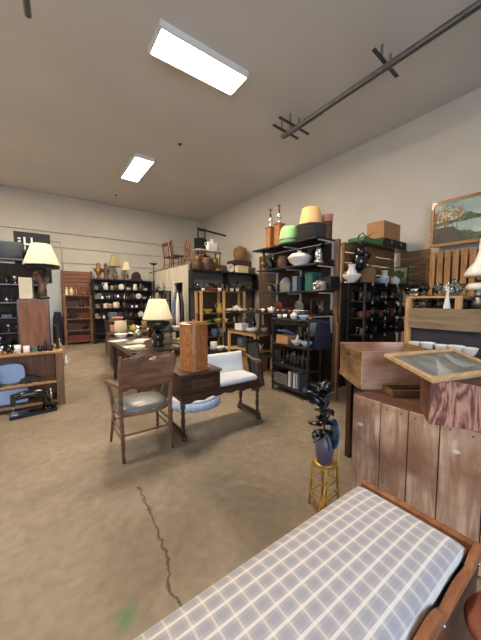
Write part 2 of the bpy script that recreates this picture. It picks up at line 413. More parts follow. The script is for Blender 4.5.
# ================================================================ SMALL WARES
def prof_scale(p, r, h): return [(a * r, b * h) for a, b in p]
LATHES = {
 'bottle': ([(.0, 0), (.9, 0), (1, .04), (1, .55), (.75, .68), (.32, .78), (.3, .95), (.4, .96), (.4, 1)], .04, .26),
 'jar': ([(0, 0), (.9, 0), (1, .05), (1, .7), (.8, .8), (.8, .84), (.9, .85), (.9, .97), (.3, 1)], .055, .17),
 'canister': ([(0, 0), (1, 0), (1, .85), (1.04, .86), (1.04, .95), (.5, .98), (.12, .98), (.14, 1.06), (0, 1.08)], .065, .16),
 'vase': ([(0, 0), (.5, 0), (.6, .05), (1, .35), (.9, .6), (.4, .82), (.4, .9), (.62, 1), (.55, 1), (.33, .9)], .07, .24),
 'bowl': ([(0, 0), (.42, 0), (.42, .1), (.75, .4), (1, .95), (1, 1), (.95, 1), (.7, .45), (.35, .18), (0, .16)], .1, .08),
 'cup': ([(0, 0), (.6, 0), (.65, .1), (.9, .4), (1, 1), (.93, 1), (.82, .42), (.5, .14), (0, .12)], .045, .07),
 'goblet': ([(0, 0), (.8, 0), (.8, .03), (.15, .08), (.12, .4), (.6, .5), (1, .75), (.9, 1), (.84, 1), (.92, .76), (.5, .54), (0, .5)], .04, .15),
 'tumbler': ([(0, 0), (.8, 0), (1, 1), (.92, 1), (.74, .08), (0, .08)], .036, .1),
 'tureen': ([(0, 0), (.6, 0), (.5, .1), (.85, .25), (1, .5), (1.05, .55), (1, .6), (.7, .78), (.25, .85), (.12, .88), (.15, .97), (0, 1)], .15, .2),
 'candlestick': ([(0, 0), (1, 0), (1, .05), (.3, .12), (.22, .3), (.4, .36), (.2, .42), (.2, .8), (.5, .86), (.4, 1), (0, 1)], .05, .26),
 'figurine': ([(0, 0), (1, 0), (.9, .06), (.7, .1), (.85, .35), (.6, .55), (.65, .68), (.3, .76), (.42, .84), (.4, .93), (.2, 1), (0, 1)], .05, .2),
 'oil_lamp': ([(0, 0), (1, 0), (.95, .05), (.35, .12), (.35, .2), (.9, .3), (.85, .42), (.4, .5), (.4, .56), (.5, .58), (.62, .68), (.35, .85), (.33, 1), (.28, 1), (.3, .85)], .07, .36),
 'crock': ([(0, 0), (.85, 0), (1, .12), (1, .85), (.9, .95), (1, 1), (.9, 1), (.85, .9), (.85, .15), (0, .1)], .1, .2),
 'stacked_plates': ([(0, 0), (.6, 0), (.6, .1), (1, .3), (1, .35), (.95, .4), (1, .5), (1, .55), (.95, .6), (1, .7), (1, .75), (.95, .8), (1, .95), (.97, 1), (.5, .8), (0, .8)], .11, .06),
 'cloche_clock': ([(0, 0), (1, 0), (1, .08), (.85, .1), (.85, .75), (.6, .93), (0, 1)], .07, .22),
}
CACHE = {}
def ware(kind, mat, s=1., ):
    key = (kind, mat)
    if key in CACHE: return CACHE[key]
    m = MB()
    if kind in LATHES: p, r, h = LATHES[kind]; m.lathe(prof_scale(p, r, h), 14)
    if kind == 'cup': m.tube([(.04, 0, .055), (.065, 0, .055), (.07, 0, .035), (.055, 0, .02), (.034, 0, .022)], .005, 6)
    if kind == 'mug':
        m.lathe(prof_scale([(0, 0), (.95, 0), (1, .05), (1, 1), (.9, 1), (.9, .1), (0, .08)], .042, .1), 14)
        m.tube([(.04, 0, .085), (.07, 0, .08), (.075, 0, .05), (.06, 0, .025), (.04, 0, .02)], .006, 6)
    if kind == 'pitcher':
        m.lathe(prof_scale([(0, 0), (.7, 0), (.75, .04), (1, .3), (.85, .55), (.55, .75), (.62, .92), (.75, 1), (.68, 1), (.5, .8), (.5, .7)], .075, .22), 14)
        m.tube([(-.05, 0, .2), (-.1, 0, .21), (-.115, 0, .15), (-.07, 0, .08)], .008, 6); m.add([(.04, -.03, .2), (.04, .03, .2), (.085, 0, .225), (.04, 0, .16)], [(0, 2, 3), (1, 3, 2), (0, 1, 2), (0, 3, 1)])
    if kind == 'teapot':
        m.lathe(prof_scale([(0, 0), (.6, 0), (.7, .05), (1, .35), (.9, .6), (.5, .78), (.5, .82), (.2, .9), (.1, .92), (.14, 1), (0, 1)], .08, .15), 14)
        m.tube([(.06, 0, .05), (.11, 0, .08), (.13, 0, .12)], [.02, .012, .008], 8)
        m.tube([(-.06, 0, .11), (-.11, 0, .12), (-.12, 0, .07), (-.07, 0, .04)], .007, 6)
    if kind == 'kettle':
        m.lathe(prof_scale([(0, 0), (1, 0), (1, .1), (.8, .6), (.45, .8), (.1, .84), (.12, .92), (0, .94)], .09, .16), 14)
        m.tube([(.07, 0, .05), (.13, 0, .11)], [.02, .01], 8); m.tube([(-.06, 0, .1), (-.05, 0, .2), (.05, 0, .2), (.06, 0, .1)], .006, 6)
    if kind == 'plate':                                   # leaning upright on its rim
        T = Matrix.Rotation(R(80), 3, 'Y')
        m.lathe([(0, 0), (.08, 0), (.12, .012), (.125, .016), (.08, .008), (0, .008)], 20, (0, 0, .123), T, cap=False)
    if kind == 'tin': m.box(-.06, .06, -.045, .045, 0, .12).box(-.063, .063, -.048, .048, .12, .14)
    if kind == 'wooden_box': m.box(-.12, .12, -.08, .08, 0, .1).box(-.125, .125, -.085, .085, .1, .125).box(-.015, .015, -.09, -.08, .085, .11)
    if kind == 'book': m.box(-.02, .02, -.08, .08, 0, .23)
    if kind == 'camera': m.box(-.07, .07, -.03, .03, 0, .09).box(-.03, .03, -.03, .03, .09, .11).lathe([(.033, 0), (.033, .05), (.027, .05), (.02, .03)], 12, (0, -.03, .045), Matrix.Rotation(R(90), 3, 'X'))
    if kind == 'mantel_clock':
        m.prism([(-.13, 0), (.13, 0), (.13, .03), (.1, .035), (.08, .15), (.04, .19), (0, .2), (-.04, .19), (-.08, .15), (-.1, .035), (-.13, .03)], -.05, .05)
        m.lathe([(.055, 0), (.055, .012), (.045, .012), (.045, .006)], 16, (0, -.05, .11), Matrix.Rotation(R(90), 3, 'X'))
    if kind == 'radio': m.box(-.15, .15, -.07, .07, .01, .18).lathe([(.02, 0), (.02, .02)], 10, (.1, -.07, .06), Matrix.Rotation(R(90), 3, 'X')).lathe([(.05, 0), (.05, .01)], 14, (-.05, -.07, .1), Matrix.Rotation(R(90), 3, 'X')).box(-.13, -.1, -.06, .06, 0, .01).box(.1, .13, -.06, .06, 0, .01)
    if kind == 'iron':
        m.prism([(-.09, -.045), (.05, -.05), (.1, 0), (.05, .05), (-.09, .045)], 0, .045, 'xy'); m.tube([(-.06, 0, .04), (-.06, 0, .1), (.05, 0, .1), (.05, 0, .04)], .01, 8)
    if kind == 'basket':
        m.lathe(prof_scale([(0, 0), (.8, 0), (.95, .5), (1, 1), (.93, 1), (.75, .08), (0, .08)], .14, .16), 18); m.tube([(-.13, 0, .15), (-.1, 0, .28), (0, 0, .32), (.1, 0, .28), (.13, 0, .15)], .01, 8)
    if kind == 'small_lantern':
        m.lathe([(0, 0), (.07, 0), (.07, .05), (.035, .07), (.06, .11), (.06, .16), (.04, .2), (.05, .21), (.03, .25), (0, .25)], 14)
        m.tube([(-.07, 0, .05), (-.085, 0, .15), (-.05, 0, .24)], .005, 6).tube([(.07, 0, .05), (.085, 0, .15), (.05, 0, .24)], .005, 6).tube([(-.05, 0, .24), (0, 0, .33), (.05, 0, .24)], .003, 6)
    if kind == 'toy_car':
        m.prism([(-.1, .02), (.1, .02), (.1, .05), (.06, .055), (.04, .085), (-.05, .085), (-.07, .055), (-.1, .05)], -.04, .04)
        for x in (-.06, .06):
            for y in (-.045, .03): m.lathe([(.02, 0), (.02, .015)], 10, (x, y, .02), Matrix.Rotation(R(-90), 3, 'X'))
    o = m.build(kind, mat)
    C.objects.unlink(o)
    CACHE[key] = o; return o
COLN = {'white': 'white', 'cream': 'cream', 'clear_glass': 'clear glass', 'amber_glass': 'amber glass', 'green_glass': 'green glass', 'brown': 'brown', 'dark_brown': 'dark brown',
        'black_gloss': 'black', 'black_paint': 'dull black', 'brass': 'brass', 'copper': 'copper', 'silver': 'silver', 'pewter': 'pewter', 'red': 'red', 'rust': 'rusty', 'green': 'green', 'mint': 'mint green',
        'teal': 'teal', 'blue': 'blue', 'pale_blue': 'pale blue', 'yellow': 'yellow', 'pink': 'pink', 'tin_grey': 'grey', 'grey_blue': 'grey blue', 'wicker': 'wicker', 'cardboard': 'tan', 'walnut': 'walnut',
        'paper': 'off-white', 'enamel': 'speckled grey', 'gold_paint': 'gilt', 'oak_x': 'oak', 'steel': 'steel', 'purple': 'purple', 'plum': 'plum'}
ORD = ['leftmost', 'second', 'third', 'fourth', 'fifth', 'sixth', 'seventh', 'eighth', 'ninth', 'tenth', 'eleventh', 'twelfth', 'thirteenth', 'fourteenth', 'fifteenth', 'sixteenth', 'seventeenth', 'eighteenth', 'nineteenth', 'twentieth']
DIMS = {}
def put(items, where, place=None):
    """items: (kind, mat, x, y, z, scale, rz); where: how the shelf reads in a label. Ordered left to right as photographed."""
    items = sorted(items, key=lambda i: (Vector((i[2], i[3], 0)).dot(_rt)) / max(.1, Vector((i[2], i[3], 0)).dot(_fw)))
    cnt = {}
    for it in items: cnt[(it[0], it[1])] = cnt.get((it[0], it[1]), 0) + 1
    seen = {}
    out = []
    for kind, mat, x, y, z, s, rz in items:
        src = ware(kind, mat); o = src.copy(); C.objects.link(o)
        o.location = (x, y, z + .001); o.scale = (s, s, s); o.rotation_euler = (0, 0, rz)
        k = (kind, mat); i = seen.get(k, 0); seen[k] = i + 1
        nm = COLN[mat] + ' ' + kind.replace('_', ' ')
        if cnt[k] == 1: lab = nm + ' ' + where
        elif i == 0: lab = 'leftmost ' + nm + ' ' + where
        elif i == cnt[k] - 1: lab = 'rightmost ' + nm + ' ' + where
        else: lab = ORD[i] + ' ' + nm + ' from left ' + where
        tag(o, lab, kind.replace('_', ' '), kind.replace('_', ' ') + 's ' + where if sum(v for q, v in cnt.items() if q[0] == kind) > 1 else None)
        out.append(o)
    return out
RAD = {'bottle': .04, 'jar': .055, 'canister': .068, 'vase': .07, 'bowl': .1, 'cup': .07, 'goblet': .04, 'tumbler': .036, 'tureen': .16, 'candlestick': .05, 'figurine': .05, 'oil_lamp': .07, 'crock': .1,
       'stacked_plates': .11, 'cloche_clock': .07, 'mug': .075, 'pitcher': .115, 'teapot': .13, 'kettle': .13, 'plate': .125, 'tin': .065, 'wooden_box': .126, 'book': .021, 'camera': .07, 'mantel_clock': .13,
       'radio': .15, 'iron': .1, 'basket': .14, 'small_lantern': .087, 'toy_car': .1}
HGT = {'bottle': .26, 'jar': .17, 'canister': .175, 'vase': .24, 'bowl': .08, 'cup': .07, 'goblet': .15, 'tumbler': .1, 'tureen': .2, 'candlestick': .26, 'figurine': .2, 'oil_lamp': .36, 'crock': .2, 'stacked_plates': .06,
       'cloche_clock': .22, 'mug': .1, 'pitcher': .225, 'teapot': .15, 'kettle': .2, 'plate': .246, 'tin': .14, 'wooden_box': .125, 'book': .23, 'camera': .11, 'mantel_clock': .2, 'radio': .18, 'iron': .11, 'basket': .33,
       'small_lantern': .33, 'toy_car': .085}
def row(a, b, z, pool, where, hmax=.3, gap=.03, sc=(.85, 1.15), off=0., seed=0, face=0., limit=99):
    """fill a line a->b (xy) at height z with wares picked from pool [(kind, mat), ...]"""
    rnd = random.Random(seed * 31 + 5); a = Vector((*a, 0)); b = Vector((*b, 0)); L = (b - a).length; d = (b - a) / L; n = Vector((-d.y, d.x, 0))
    t = 0; items = []
    while len(items) < limit:
        kind, mat = rnd.choice(pool); s = rnd.uniform(*sc); s = min(s, hmax / HGT[kind] * .97); r = RAD[kind] * s
        if t + 2 * r > L: break
        p = a + d * (t + r) + n * rnd.uniform(-off, off)
        spin = face if kind in ('plate', 'book', 'camera', 'mantel_clock', 'radio', 'tin', 'wooden_box', 'toy_car') else rnd.uniform(0, 6.28)
        if kind in ('plate',): spin = face + math.pi / 2
        items.append((kind, mat, p.x, p.y, z, s, spin)); t += 2 * r + rnd.uniform(.3, 1.) * gap
    return put(items, where)

# ================================================================ shelving helper
def shelf_unit(name, label, cat, x0, x1, y0, y1, zs, posts, top, board='black_paint', post='black_paint', th=.025, pw=.04, back=None, group=None):
    cx, cy = (x0 + x1) / 2, (y0 + y1) / 2; hx, hy = (x1 - x0) / 2, (y1 - y0) / 2
    t = thing(name, label, cat, (cx, cy, 0), 0, group)
    for z in zs: box(-hx, hx, -hy, hy, z - th, z).build('shelf_board', board, t, .002)
    for x, y in posts:
        box(x - cx - pw / 2, x - cx + pw / 2, y - cy - pw / 2, y - cy + pw / 2, 0, top).build('post', post, t, .002)
    if back: back.build('back_panel', 'pegwood', t)
    return t

# ================================================================ FOREGROUND BENCH with plaid cushion
BX0, BX1, BY0, BY1 = -.25, 1.43, .30, .81
t = thing('storage_bench', 'dark red-brown wooden blanket chest under the plaid cushion', 'bench', ((BX0 + BX1) / 2, (BY0 + BY1) / 2, 0))
hx, hy = (BX1 - BX0) / 2, (BY1 - BY0) / 2
m = MB(); m.box(-hx, hx, -hy, -hy + .025, .03, .44); m.box(-hx, hx, hy - .025, hy, .03, .44)
m.box(-hx, -hx + .025, -hy + .025, hy - .025, .03, .44); m.box(hx - .025, hx, -hy + .025, hy - .025, .03, .44); m.box(-hx + .025, hx - .025, -hy + .025, hy - .025, .03, .06)
m.build('body', 'chest_wood', t, .003)
box(-hx + .02, hx - .02, -hy + .02, hy - .02, .39, .415).build('seat_board', 'chest_wood', t)
# rails: wavy near rail, plain end rails
def wavy(x0, x1, n=40):
    top = []; 
    for i in range(n + 1):
        x = x0 + (x1 - x0) * i / n; u = (x1 - x) % .5
        top.append((x, .47 + .022 * (math.cos(u / .5 * 2 * math.pi) > .2) + .008 * math.cos(u / .5 * 4 * math.pi)))
    return top
tp = wavy(-hx, hx); poly = [(-hx, .43)] + tp + [(hx, .43)]
poly = [(-hx, .44), (hx, .44)] + list(reversed(tp))
MB().prism(poly, -hy - .012, -hy + .016).build('front_rail', 'rail_wood', t, .003)
box(hx - .022, hx + .012, -hy + .016, hy, .44, .49).build('end_rail', 'rail_wood', t, .004)
box(-hx - .012, -hx + .022, -hy + .016, hy, .44, .49).build('end_rail', 'rail_wood', t, .004)
box(-hx, hx, hy - .005, hy + .004, .40, .43).build('back_rail', 'rail_wood', t, .004)
m = MB()
for x in (hx - .06, hx - .42, 0): m.ball((x, -hy - .014, .455), .007)
m.build('screw', 'silver', t)
for sx in (-1, 1):
    for sy in (-1, 1): box(min(sx * hx, sx * (hx - .08)), max(sx * hx, sx * (hx - .08)), min(sy * hy, sy * (hy - .06)), max(sy * hy, sy * (hy - .06)), 0, .03).build('foot', 'chest_wood', t)
# cushion: soft slab
def pillow(lx, ly, h, crown, n=26, k=14, z0=0., rad=.03):
    vs = []; fs = []
    for j in range(k + 1):
        for i in range(n + 1):
            u = i / n * 2 - 1; v = j / k * 2 - 1
            uu = math.copysign(1 - (1 - abs(u)) ** 1.6, u); vv = math.copysign(1 - (1 - abs(v)) ** 1.6, v)
            ex = (1 - abs(uu) ** 14) * (1 - abs(vv) ** 8)
            vs.append((uu * lx / 2, vv * ly / 2, h * .55 + (h * .45 + crown * (1 - uu * uu) * (1 - vv * vv)) * ex ** .5))
    N = (n + 1) * (k + 1)
    for j in range(k):
        for i in range(n): a = j * (n + 1) + i; fs.append((a, a + 1, a + n + 2, a + n + 1))
    base = [(x * .985, y * .97, 0) for x, y, z in vs]
    fb = [tuple(reversed([q + N for q in f])) for f in fs]
    rim = [i for i in range(n + 1)] + [j * (n + 1) + n for j in range(1, k + 1)] + [k * (n + 1) + i for i in range(n - 1, -1, -1)] + [j * (n + 1) for j in range(k - 1, 0, -1)]
    side = [(rim[(q + 1) % len(rim)], rim[q], rim[q] + N, rim[(q + 1) % len(rim)] + N) for q in range(len(rim))]
    return MB().add([(x, y, z + z0) for x, y, z in vs + base], fs + fb + side, True)
tag(pillow(hx * 2 - .07, hy * 2 - .03, .10, .025, 60, 24).build('seat_cushion', 'plaid', loc=((BX0 + BX1) / 2 - .005, (BY0 + BY1) / 2 + .014, .416)),
    'long grey and cream plaid cushion on the foreground bench', 'cushion')

# ================================================================ PLANK BOX (blanket bin) with crates and display case on it
PX0, PX1, PY0, PY1, PZ1 = 1.85, 2.55, -.35, 1.15, .80
t = thing('plank_bin', 'tall weathered bin of wide vertical planks behind the bench', 'wooden box', (PX0, PY0, 0))
W_ = PY1 - PY0; D_ = PX1 - PX0
ys = [0, .16, .34, .53, .72, .87, 1.03, 1.19, 1.34, W_]
ys = [0, .17, .36, .55, .74, .945, 1.115, 1.29, W_ - .002]
for a, b in zip(ys[:-1], ys[1:]):
    m = box(0, .025, a + .0035, b - .0035, .02 + random.uniform(0, .015), PZ1 - random.uniform(0, .004)); m.build('plank', 'plank', t, .003)
box(.025, .04, 0, W_, .02, PZ1 - .03).build('lining', 'dark_brown', t)
box(.04, D_, W_ - .025, W_, .02, PZ1 - .022).build('end_panel', 'plank_dark', t, .002)
box(.04, D_, 0, .025, .02, PZ1 - .022).build('end_panel', 'plank_dark', t, .002)
box(D_ - .025, D_, .025, W_ - .025, .02, PZ1 - .022).build('rear_panel', 'plank_dark', t, .002)
box(.0255, D_, 0, W_, PZ1 - .022, PZ1 + .001).build('top_board', 'plank_dark', t, .003)
m = MB()
for a, b in zip(ys[:-1], ys[1:]):
    for f in (.25, .75): m.ball((-.001, a + (b - a) * f, PZ1 - .03), .005, 6)
m.build('nail', 'dark_steel', t)
m = MB()
for yy, z in ((W_ - .07, .60), (.86, .655), (.62, .62)): m.prism([(yy - .02, z), (yy, z - .012), (yy + .022, z - .004), (yy + .012, z + .012), (yy - .01, z + .01)], -.003, .0, 'yz')
m.build('torn_sticker', 'paper', t)
for x, y in ((.05, .05), (D_ - .08, .05), (.05, W_ - .08), (D_ - .08, W_ - .08)): box(x - .03, x + .03, y - .03, y + .03, 0, .02).build('foot', 'plank_dark', t)

# second stand under the crate, behind the bin
t = thing('side_table', 'dark low table behind the plank bin carrying the fruit crate', 'table', (2.56, 1.36, 0))
box(-.25, .25, -.17, .17, .755, .785).build('tabletop', 'dark_wood_x', t, .004)
for sx in (-1, 1):
    for sy in (-1, 1): box(sx * .21 - .025, sx * .21 + .025, sy * .13 - .025, sy * .13 + .025, 0, .755).build('leg', 'dark_wood', t, .003)
box(-.21, .21, -.14, -.12, .66, .755).build('apron', 'dark_wood_x', t)

def crate(loc, rz, L, W, H, th, label, slot=True, name='wooden_crate'):
    """local x = long side, y = short side; origin at the near corner, base"""
    t = thing(name, label, 'crate', loc, rz)
    box(0, L, 0, th, .0, H).build('side_panel', 'crate_side_lit', t, .002)
    box(0, L, W - th, W, .0, H).build('side_panel', 'crate_side_lit', t, .002)
    for x0 in (-.001, L - th + .001):
        m = MB(); zs, ze = H * .68, H * .82; y0, y1 = W * .36, W * .64
        m.box(x0, x0 + th, th, W - th, .0, zs).box(x0, x0 + th, th, W - th, ze, H - .004).box(x0, x0 + th, th, y0, zs, ze).box(x0, x0 + th, y1, W - th, zs, ze)
        m.build('end_panel', 'crate_end', t, .001)
    for x0 in (-.014, L + .002):
        for a_, b_ in ((0, .1), (.9, .985)): box(x0, x0 + .012, th, W - th, H * a_, H * b_).build('end_batten', 'crate_end', t, .001)
    box(th, L - th, th, W - th, 0, .012).build('bottom_board', 'plank_dark', t)
    return t
# crate 1: near corner (363,351) top z 1.1
crate((2.015, 1.18, .80), R(-37), .60, .50, .30, .016, 'empty pine fruit crate with a handle slot, left of the glass topped case')
# dark stencil bands on the crate end are worn wood (in the end material)

# glass topped display case, body and tilted lid
A = Vector((1.645, .565, 1.085)); ang = R(106); ac = Vector((math.sin(ang), math.cos(ang), 0)); B = Vector((1.735, .872, 1.165))
ab = (B - A); ab = ab - ac * ab.dot(ac); B = A + ab; nrm = ac.cross(ab).normalized(); nrm = nrm if nrm.z > 0 else -nrm
t = thing('display_case', 'wavy grained wooden display case with a tilted glass lid', 'display case', (1.755, .62, .80), 0)
O = Vector((1.755, .62, .80))
fd = Vector((math.sin(R(149)), math.cos(R(149)), 0)); sd = Vector((math.sin(R(59)), math.cos(R(59)), 0))
LF, LS = .52, .26
def top_under(p):      # height of the lid underside over p
    q = A - nrm * .030; return q.z - ((p.x - q.x) * nrm.x + (p.y - q.y) * nrm.y) / nrm.z
def panel(a, b, th, nd, mat, name):
    a = Vector(a); b = Vector(b); pts = [a, b, b + nd * th, a + nd * th]
    vs = [(p.x - O.x, p.y - O.y, 0) for p in pts] + [(p.x - O.x, p.y - O.y, top_under(p) - O.z) for p in pts]
    return MB().add(vs, [(0, 1, 2, 3), (4, 5, 6, 7), (0, 1, 5, 4), (1, 2, 6, 5), (2, 3, 7, 6), (3, 0, 4, 7)]).build(name, mat, t, .002)
Oz = Vector((O.x, O.y, 0))
panel(Oz, Oz + fd * LF, .018, sd, 'fir_ply', 'front_panel')
panel(Oz + sd * .018, Oz + sd * LS, .018, fd, 'plank_dark', 'side_panel')
panel(Oz + fd * (LF - .018) + sd * .018, Oz + fd * (LF - .018) + sd * LS, .018, fd, 'plank_dark', 'side_panel')
panel(Oz + sd * (LS - .018) + fd * .018, Oz + sd * (LS - .018) + fd * (LF - .018), .018, sd, 'plank_dark', 'rear_panel')
lid = []
abn = ab.normalized(); WL = ab.length; LL = .62
def lidpt(u, v, h): return A + ac * u + abn * v - nrm * h - O
def slab(u0, u1, v0, v1, h0, h1, name, mat, par, bev=.002):
    vs = [lidpt(u, v, h) for h in (h1, h0) for v in (v0, v1) for u in (u0, u1)]
    return MB().add(vs, [(0, 2, 3, 1), (4, 5, 7, 6), (0, 1, 5, 4), (2, 6, 7, 3), (0, 4, 6, 2), (1, 3, 7, 5)]).build(name, mat, par, bev)
lo = slab(0, LL, 0, .035, 0, .020, 'lid', 'case_trim', t)
slab(0, LL, WL - .035, WL, 0, .020, 'lid_rail', 'case_trim', lo); slab(0, .035, .035, WL - .035, 0, .020, 'lid_rail', 'case_trim', lo); slab(LL - .035, LL, .035, WL - .035, 0, .020, 'lid_rail', 'case_trim', lo)
slab(.035, LL - .035, .035, WL - .035, .006, .010, 'glass_pane', 'pane_glass', lo, 0)
slab(.01, LL - .01, .006, WL - .006, .020, .030, 'lid_molding', 'shelf_oak', lo)
slab(.036, LL - .036, .036, WL - .036, .018, .021, 'reflection_board', 'reflection_tone', lo, 0)  # sheet coloured as the pale reflection in the glass above it

# low open tray between crate and case
t = thing('wooden_tray', 'shallow brown wooden tray in shadow between crate and display case', 'tray', (2.03, .95, .80), R(-37))
m = MB(); m.box(0, .3, .0, .012, 0, .05).box(0, .3, .14, .152, 0, .05).box(0, .012, .012, .14, 0, .05).box(.288, .3, .012, .14, 0, .05).box(0.012, .288, .012, .14, 0, .008)
m.build('rim', 'shelf_oak_x', t, .002)
box(.05, .25, .06, .09, .0081, .03).build('divider', 'dark_steel', t)

# ================================================================ STOOL at the lower right corner
q = PZ(478, 634, .42)
t = thing('round_stool', 'round reddish brown stool top in the lower right corner', 'stool', (q.x + .10, q.y - .10, 0))
MB().lathe([(0, .395), (.14, .395), (.16, .41), (.15, .43), (0, .435)], 28).build('seat', 'rust', t)
for i in range(4):
    a = R(45 + 90 * i); MB().tube([(.1 * math.cos(a), .1 * math.sin(a), .395), (.14 * math.cos(a), .14 * math.sin(a), 0)], .014).build('leg', 'dark_wood', t)

# ================================================================ BRASS BAMBOO STAND with blue dish, plum vase, black leaves
q = PZ(333, 512)
SX, SY = 1.63, 1.22
t = thing('bamboo_stand', 'gilt metal bamboo stand of thin rods beside the plank bin', 'plant stand', (SX, SY, 0))
for i in range(4):
    a = R(45 + 90 * i); x, y = .09 * math.cos(a), .09 * math.sin(a)
    MB().tube([(x * 1.15, y * 1.15, 0), (x, y, .2), (x, y, .33)], .008, 8).build('leg', 'gold_paint', t)
for z in (.1, .2, .31):
    m = MB()
    for i in range(4):
        a, b = R(45 + 90 * i), R(135 + 90 * i); r = .1
        m.tube([(r * math.cos(a), r * math.sin(a), z), (r * math.cos(b), r * math.sin(b), z)], .006, 6)
    m.build('rung', 'gold_paint', t)
MB().lathe([(0, .322), (.075, .322), (.075, .33), (0, .33)], 16).build('top_plate', 'gold_paint', t)
rnd = random.Random(3)
q2 = PZ(318, 522)
t = thing('twig_bundle', 'bundle of gilt crossed twigs on the floor in front of the gilt stand', 'ornament', (1.42, 1.10, 0))
for i in range(9):
    a = rnd.uniform(0, 6.28); r0 = rnd.uniform(.01, .03)
    MB().tube([(r0 * math.cos(a), r0 * math.sin(a), 0), (.5 * r0 * math.cos(a + 2), .5 * r0 * math.sin(a + 2), .12), (.07 * math.cos(a + 3), .07 * math.sin(a + 3), rnd.uniform(.19, .3))], .0045, 6).build('twig', 'gold_paint', t)
t = thing('tall_vase', 'dark plum vase with pale handle on the gilt stand', 'vase', (SX - .02, SY - .01, .331))
MB().lathe(prof_scale([(0, 0), (.6, 0), (.8, .05), (1, .4), (.95, .7), (.5, .9), (.55, 1), (.48, 1), (.42, .88)], .065, .24), 20).build('body', 'plum', t)
MB().tube([(-.03, -.045, .2), (-.045, -.06, .23), (-.03, -.07, .18), (-.02, -.066, .12)], .008, 8).build('handle', 'grey_blue', t)
t = thing('feather_spray', 'spray of glossy black feathers and leaves above the plum vase', 'ornament', (SX - .02, SY - .01, .50))
def leafmesh(a, el, ln, wd, base, mat, name, par):
    d = Vector((math.cos(a) * math.cos(el), math.sin(a) * math.cos(el), math.sin(el))); s = Vector((-math.sin(a), math.cos(a), 0)); u = d.cross(s)
    vs = []; n = 6
    for i in range(n + 1):
        f = i / n; w = wd * math.sin(math.pi * min(.98, f + .06)) ; c = Vector(base) + d * ln * f + Vector((0, 0, -.25 * ln * f * f))
        vs += [c - s * w, c + u * w * .25, c + s * w, c - u * .003]
    fs = []
    for i in range(n):
        for j in range(4): fs.append((i * 4 + j, i * 4 + (j + 1) % 4, i * 4 + 4 + (j + 1) % 4, i * 4 + 4 + j))
    return MB().add(vs, fs, True).build(name, mat, par)
MB().tube([(0, .0, 0), (0, .01, .2), (.02, 0, .32)], .007, 6).build('stem', 'leaf', t)
for i in range(26):
    leafmesh(rnd.uniform(0, 6.28), rnd.uniform(-.1, 1.2), rnd.uniform(.1, .18), rnd.uniform(.03, .06), (.0, .03, rnd.uniform(.06, .36)), 'black_gloss', 'feather', t)
# blue dish standing on edge, held against the bin
p = PX(338, 434, 1.66)
t = thing('blue_dish', 'round bright blue dish standing on edge against the plank bin', 'dish', (p.x, p.y, p.z))
T = Vector((-.80, .62, .12)).to_track_quat('Z', 'Y').to_matrix()
MB().lathe([(0, 0), (.05, 0), (.085, .014), (.10, .024), (.102, .028), (.08, .02), (.05, .008), (0, .008)], 28, (0, 0, 0), T, cap=False).build('plate', 'blue', t)
MB().lathe([(0, .008), (.045, .008), (.05, .016), (.04, .02), (0, .018)], 20, (0, 0, 0), T).build('boss', 'grey_blue', t)
MB().tube([(.006, 0, -.09), (.03, .01, -p.z)], .006, 6).build('prop_rod', 'gold_paint', t)

# ================================================================ ARMCHAIR seen from behind
def ang_of(a, b): return math.atan2(b[1] - a[1], b[0] - a[0])
bl, br = PZ(125, 463), PZ(172, 448)
t = thing('armchair', 'carved dark oak armchair with a grey green leather seat, seen from behind', 'chair', ((bl.x + br.x) / 2, (bl.y + br.y) / 2, 0), ang_of(bl, br) * .5)
w2 = .235
for sx in (-1, 1):     # rear posts lean back towards the viewer at the top
    MB().tube([(sx * w2, .0, 0), (sx * (w2 - .005), .05, .25), (sx * w2, .06, .44), (sx * (w2 + .005), .03, .72), (sx * (w2 + .01), -.03, .98), (sx * (w2 + .01), -.035, 1.0)], [.015, .019, .021, .019, .017, .01], 10).build('leg', 'chair_wood', t)
    MB().tube([(sx * .25, .50, 0), (sx * .235, .455, .22), (sx * .23, .44, .42)], [.013, .017, .021], 10).build('leg', 'chair_wood', t)
# carved splat: wavy outline
top = [(-.27, .86), (-.275, .93), (-.25, .965), (-.2, .975), (-.14, .97), (-.09, 1.0), (-.04, 1.035), (0, 1.045), (.04, 1.035), (.09, 1.0), (.14, .985), (.2, 1.0), (.25, .985), (.275, .95), (.27, .87)]
bot = [(.255, .75), (.24, .68), (.2, .665), (.14, .675), (.09, .655), (.05, .62), (0, .61), (-.05, .625), (-.09, .655), (-.14, .675), (-.2, .66), (-.24, .67), (-.255, .75)]
poly = top + bot
def smooth(poly, n=2):
    for _ in range(n):
        q = []
        for i in range(len(poly)):
            a, b = poly[i], poly[(i + 1) % len(poly)]
            q += [(.75 * a[0] + .25 * b[0], .75 * a[1] + .25 * b[1]), (.25 * a[0] + .75 * b[0], .25 * a[1] + .75 * b[1])]
        poly = q
    return poly
poly = smooth(poly)
n = len(poly)
def spl(x, z, o): return (x, -.045 + (1 - z) * .13 + .035 - .5 * x * x * 1.2 + .05 + o - .04, z)   # follows the posts, gently bowed
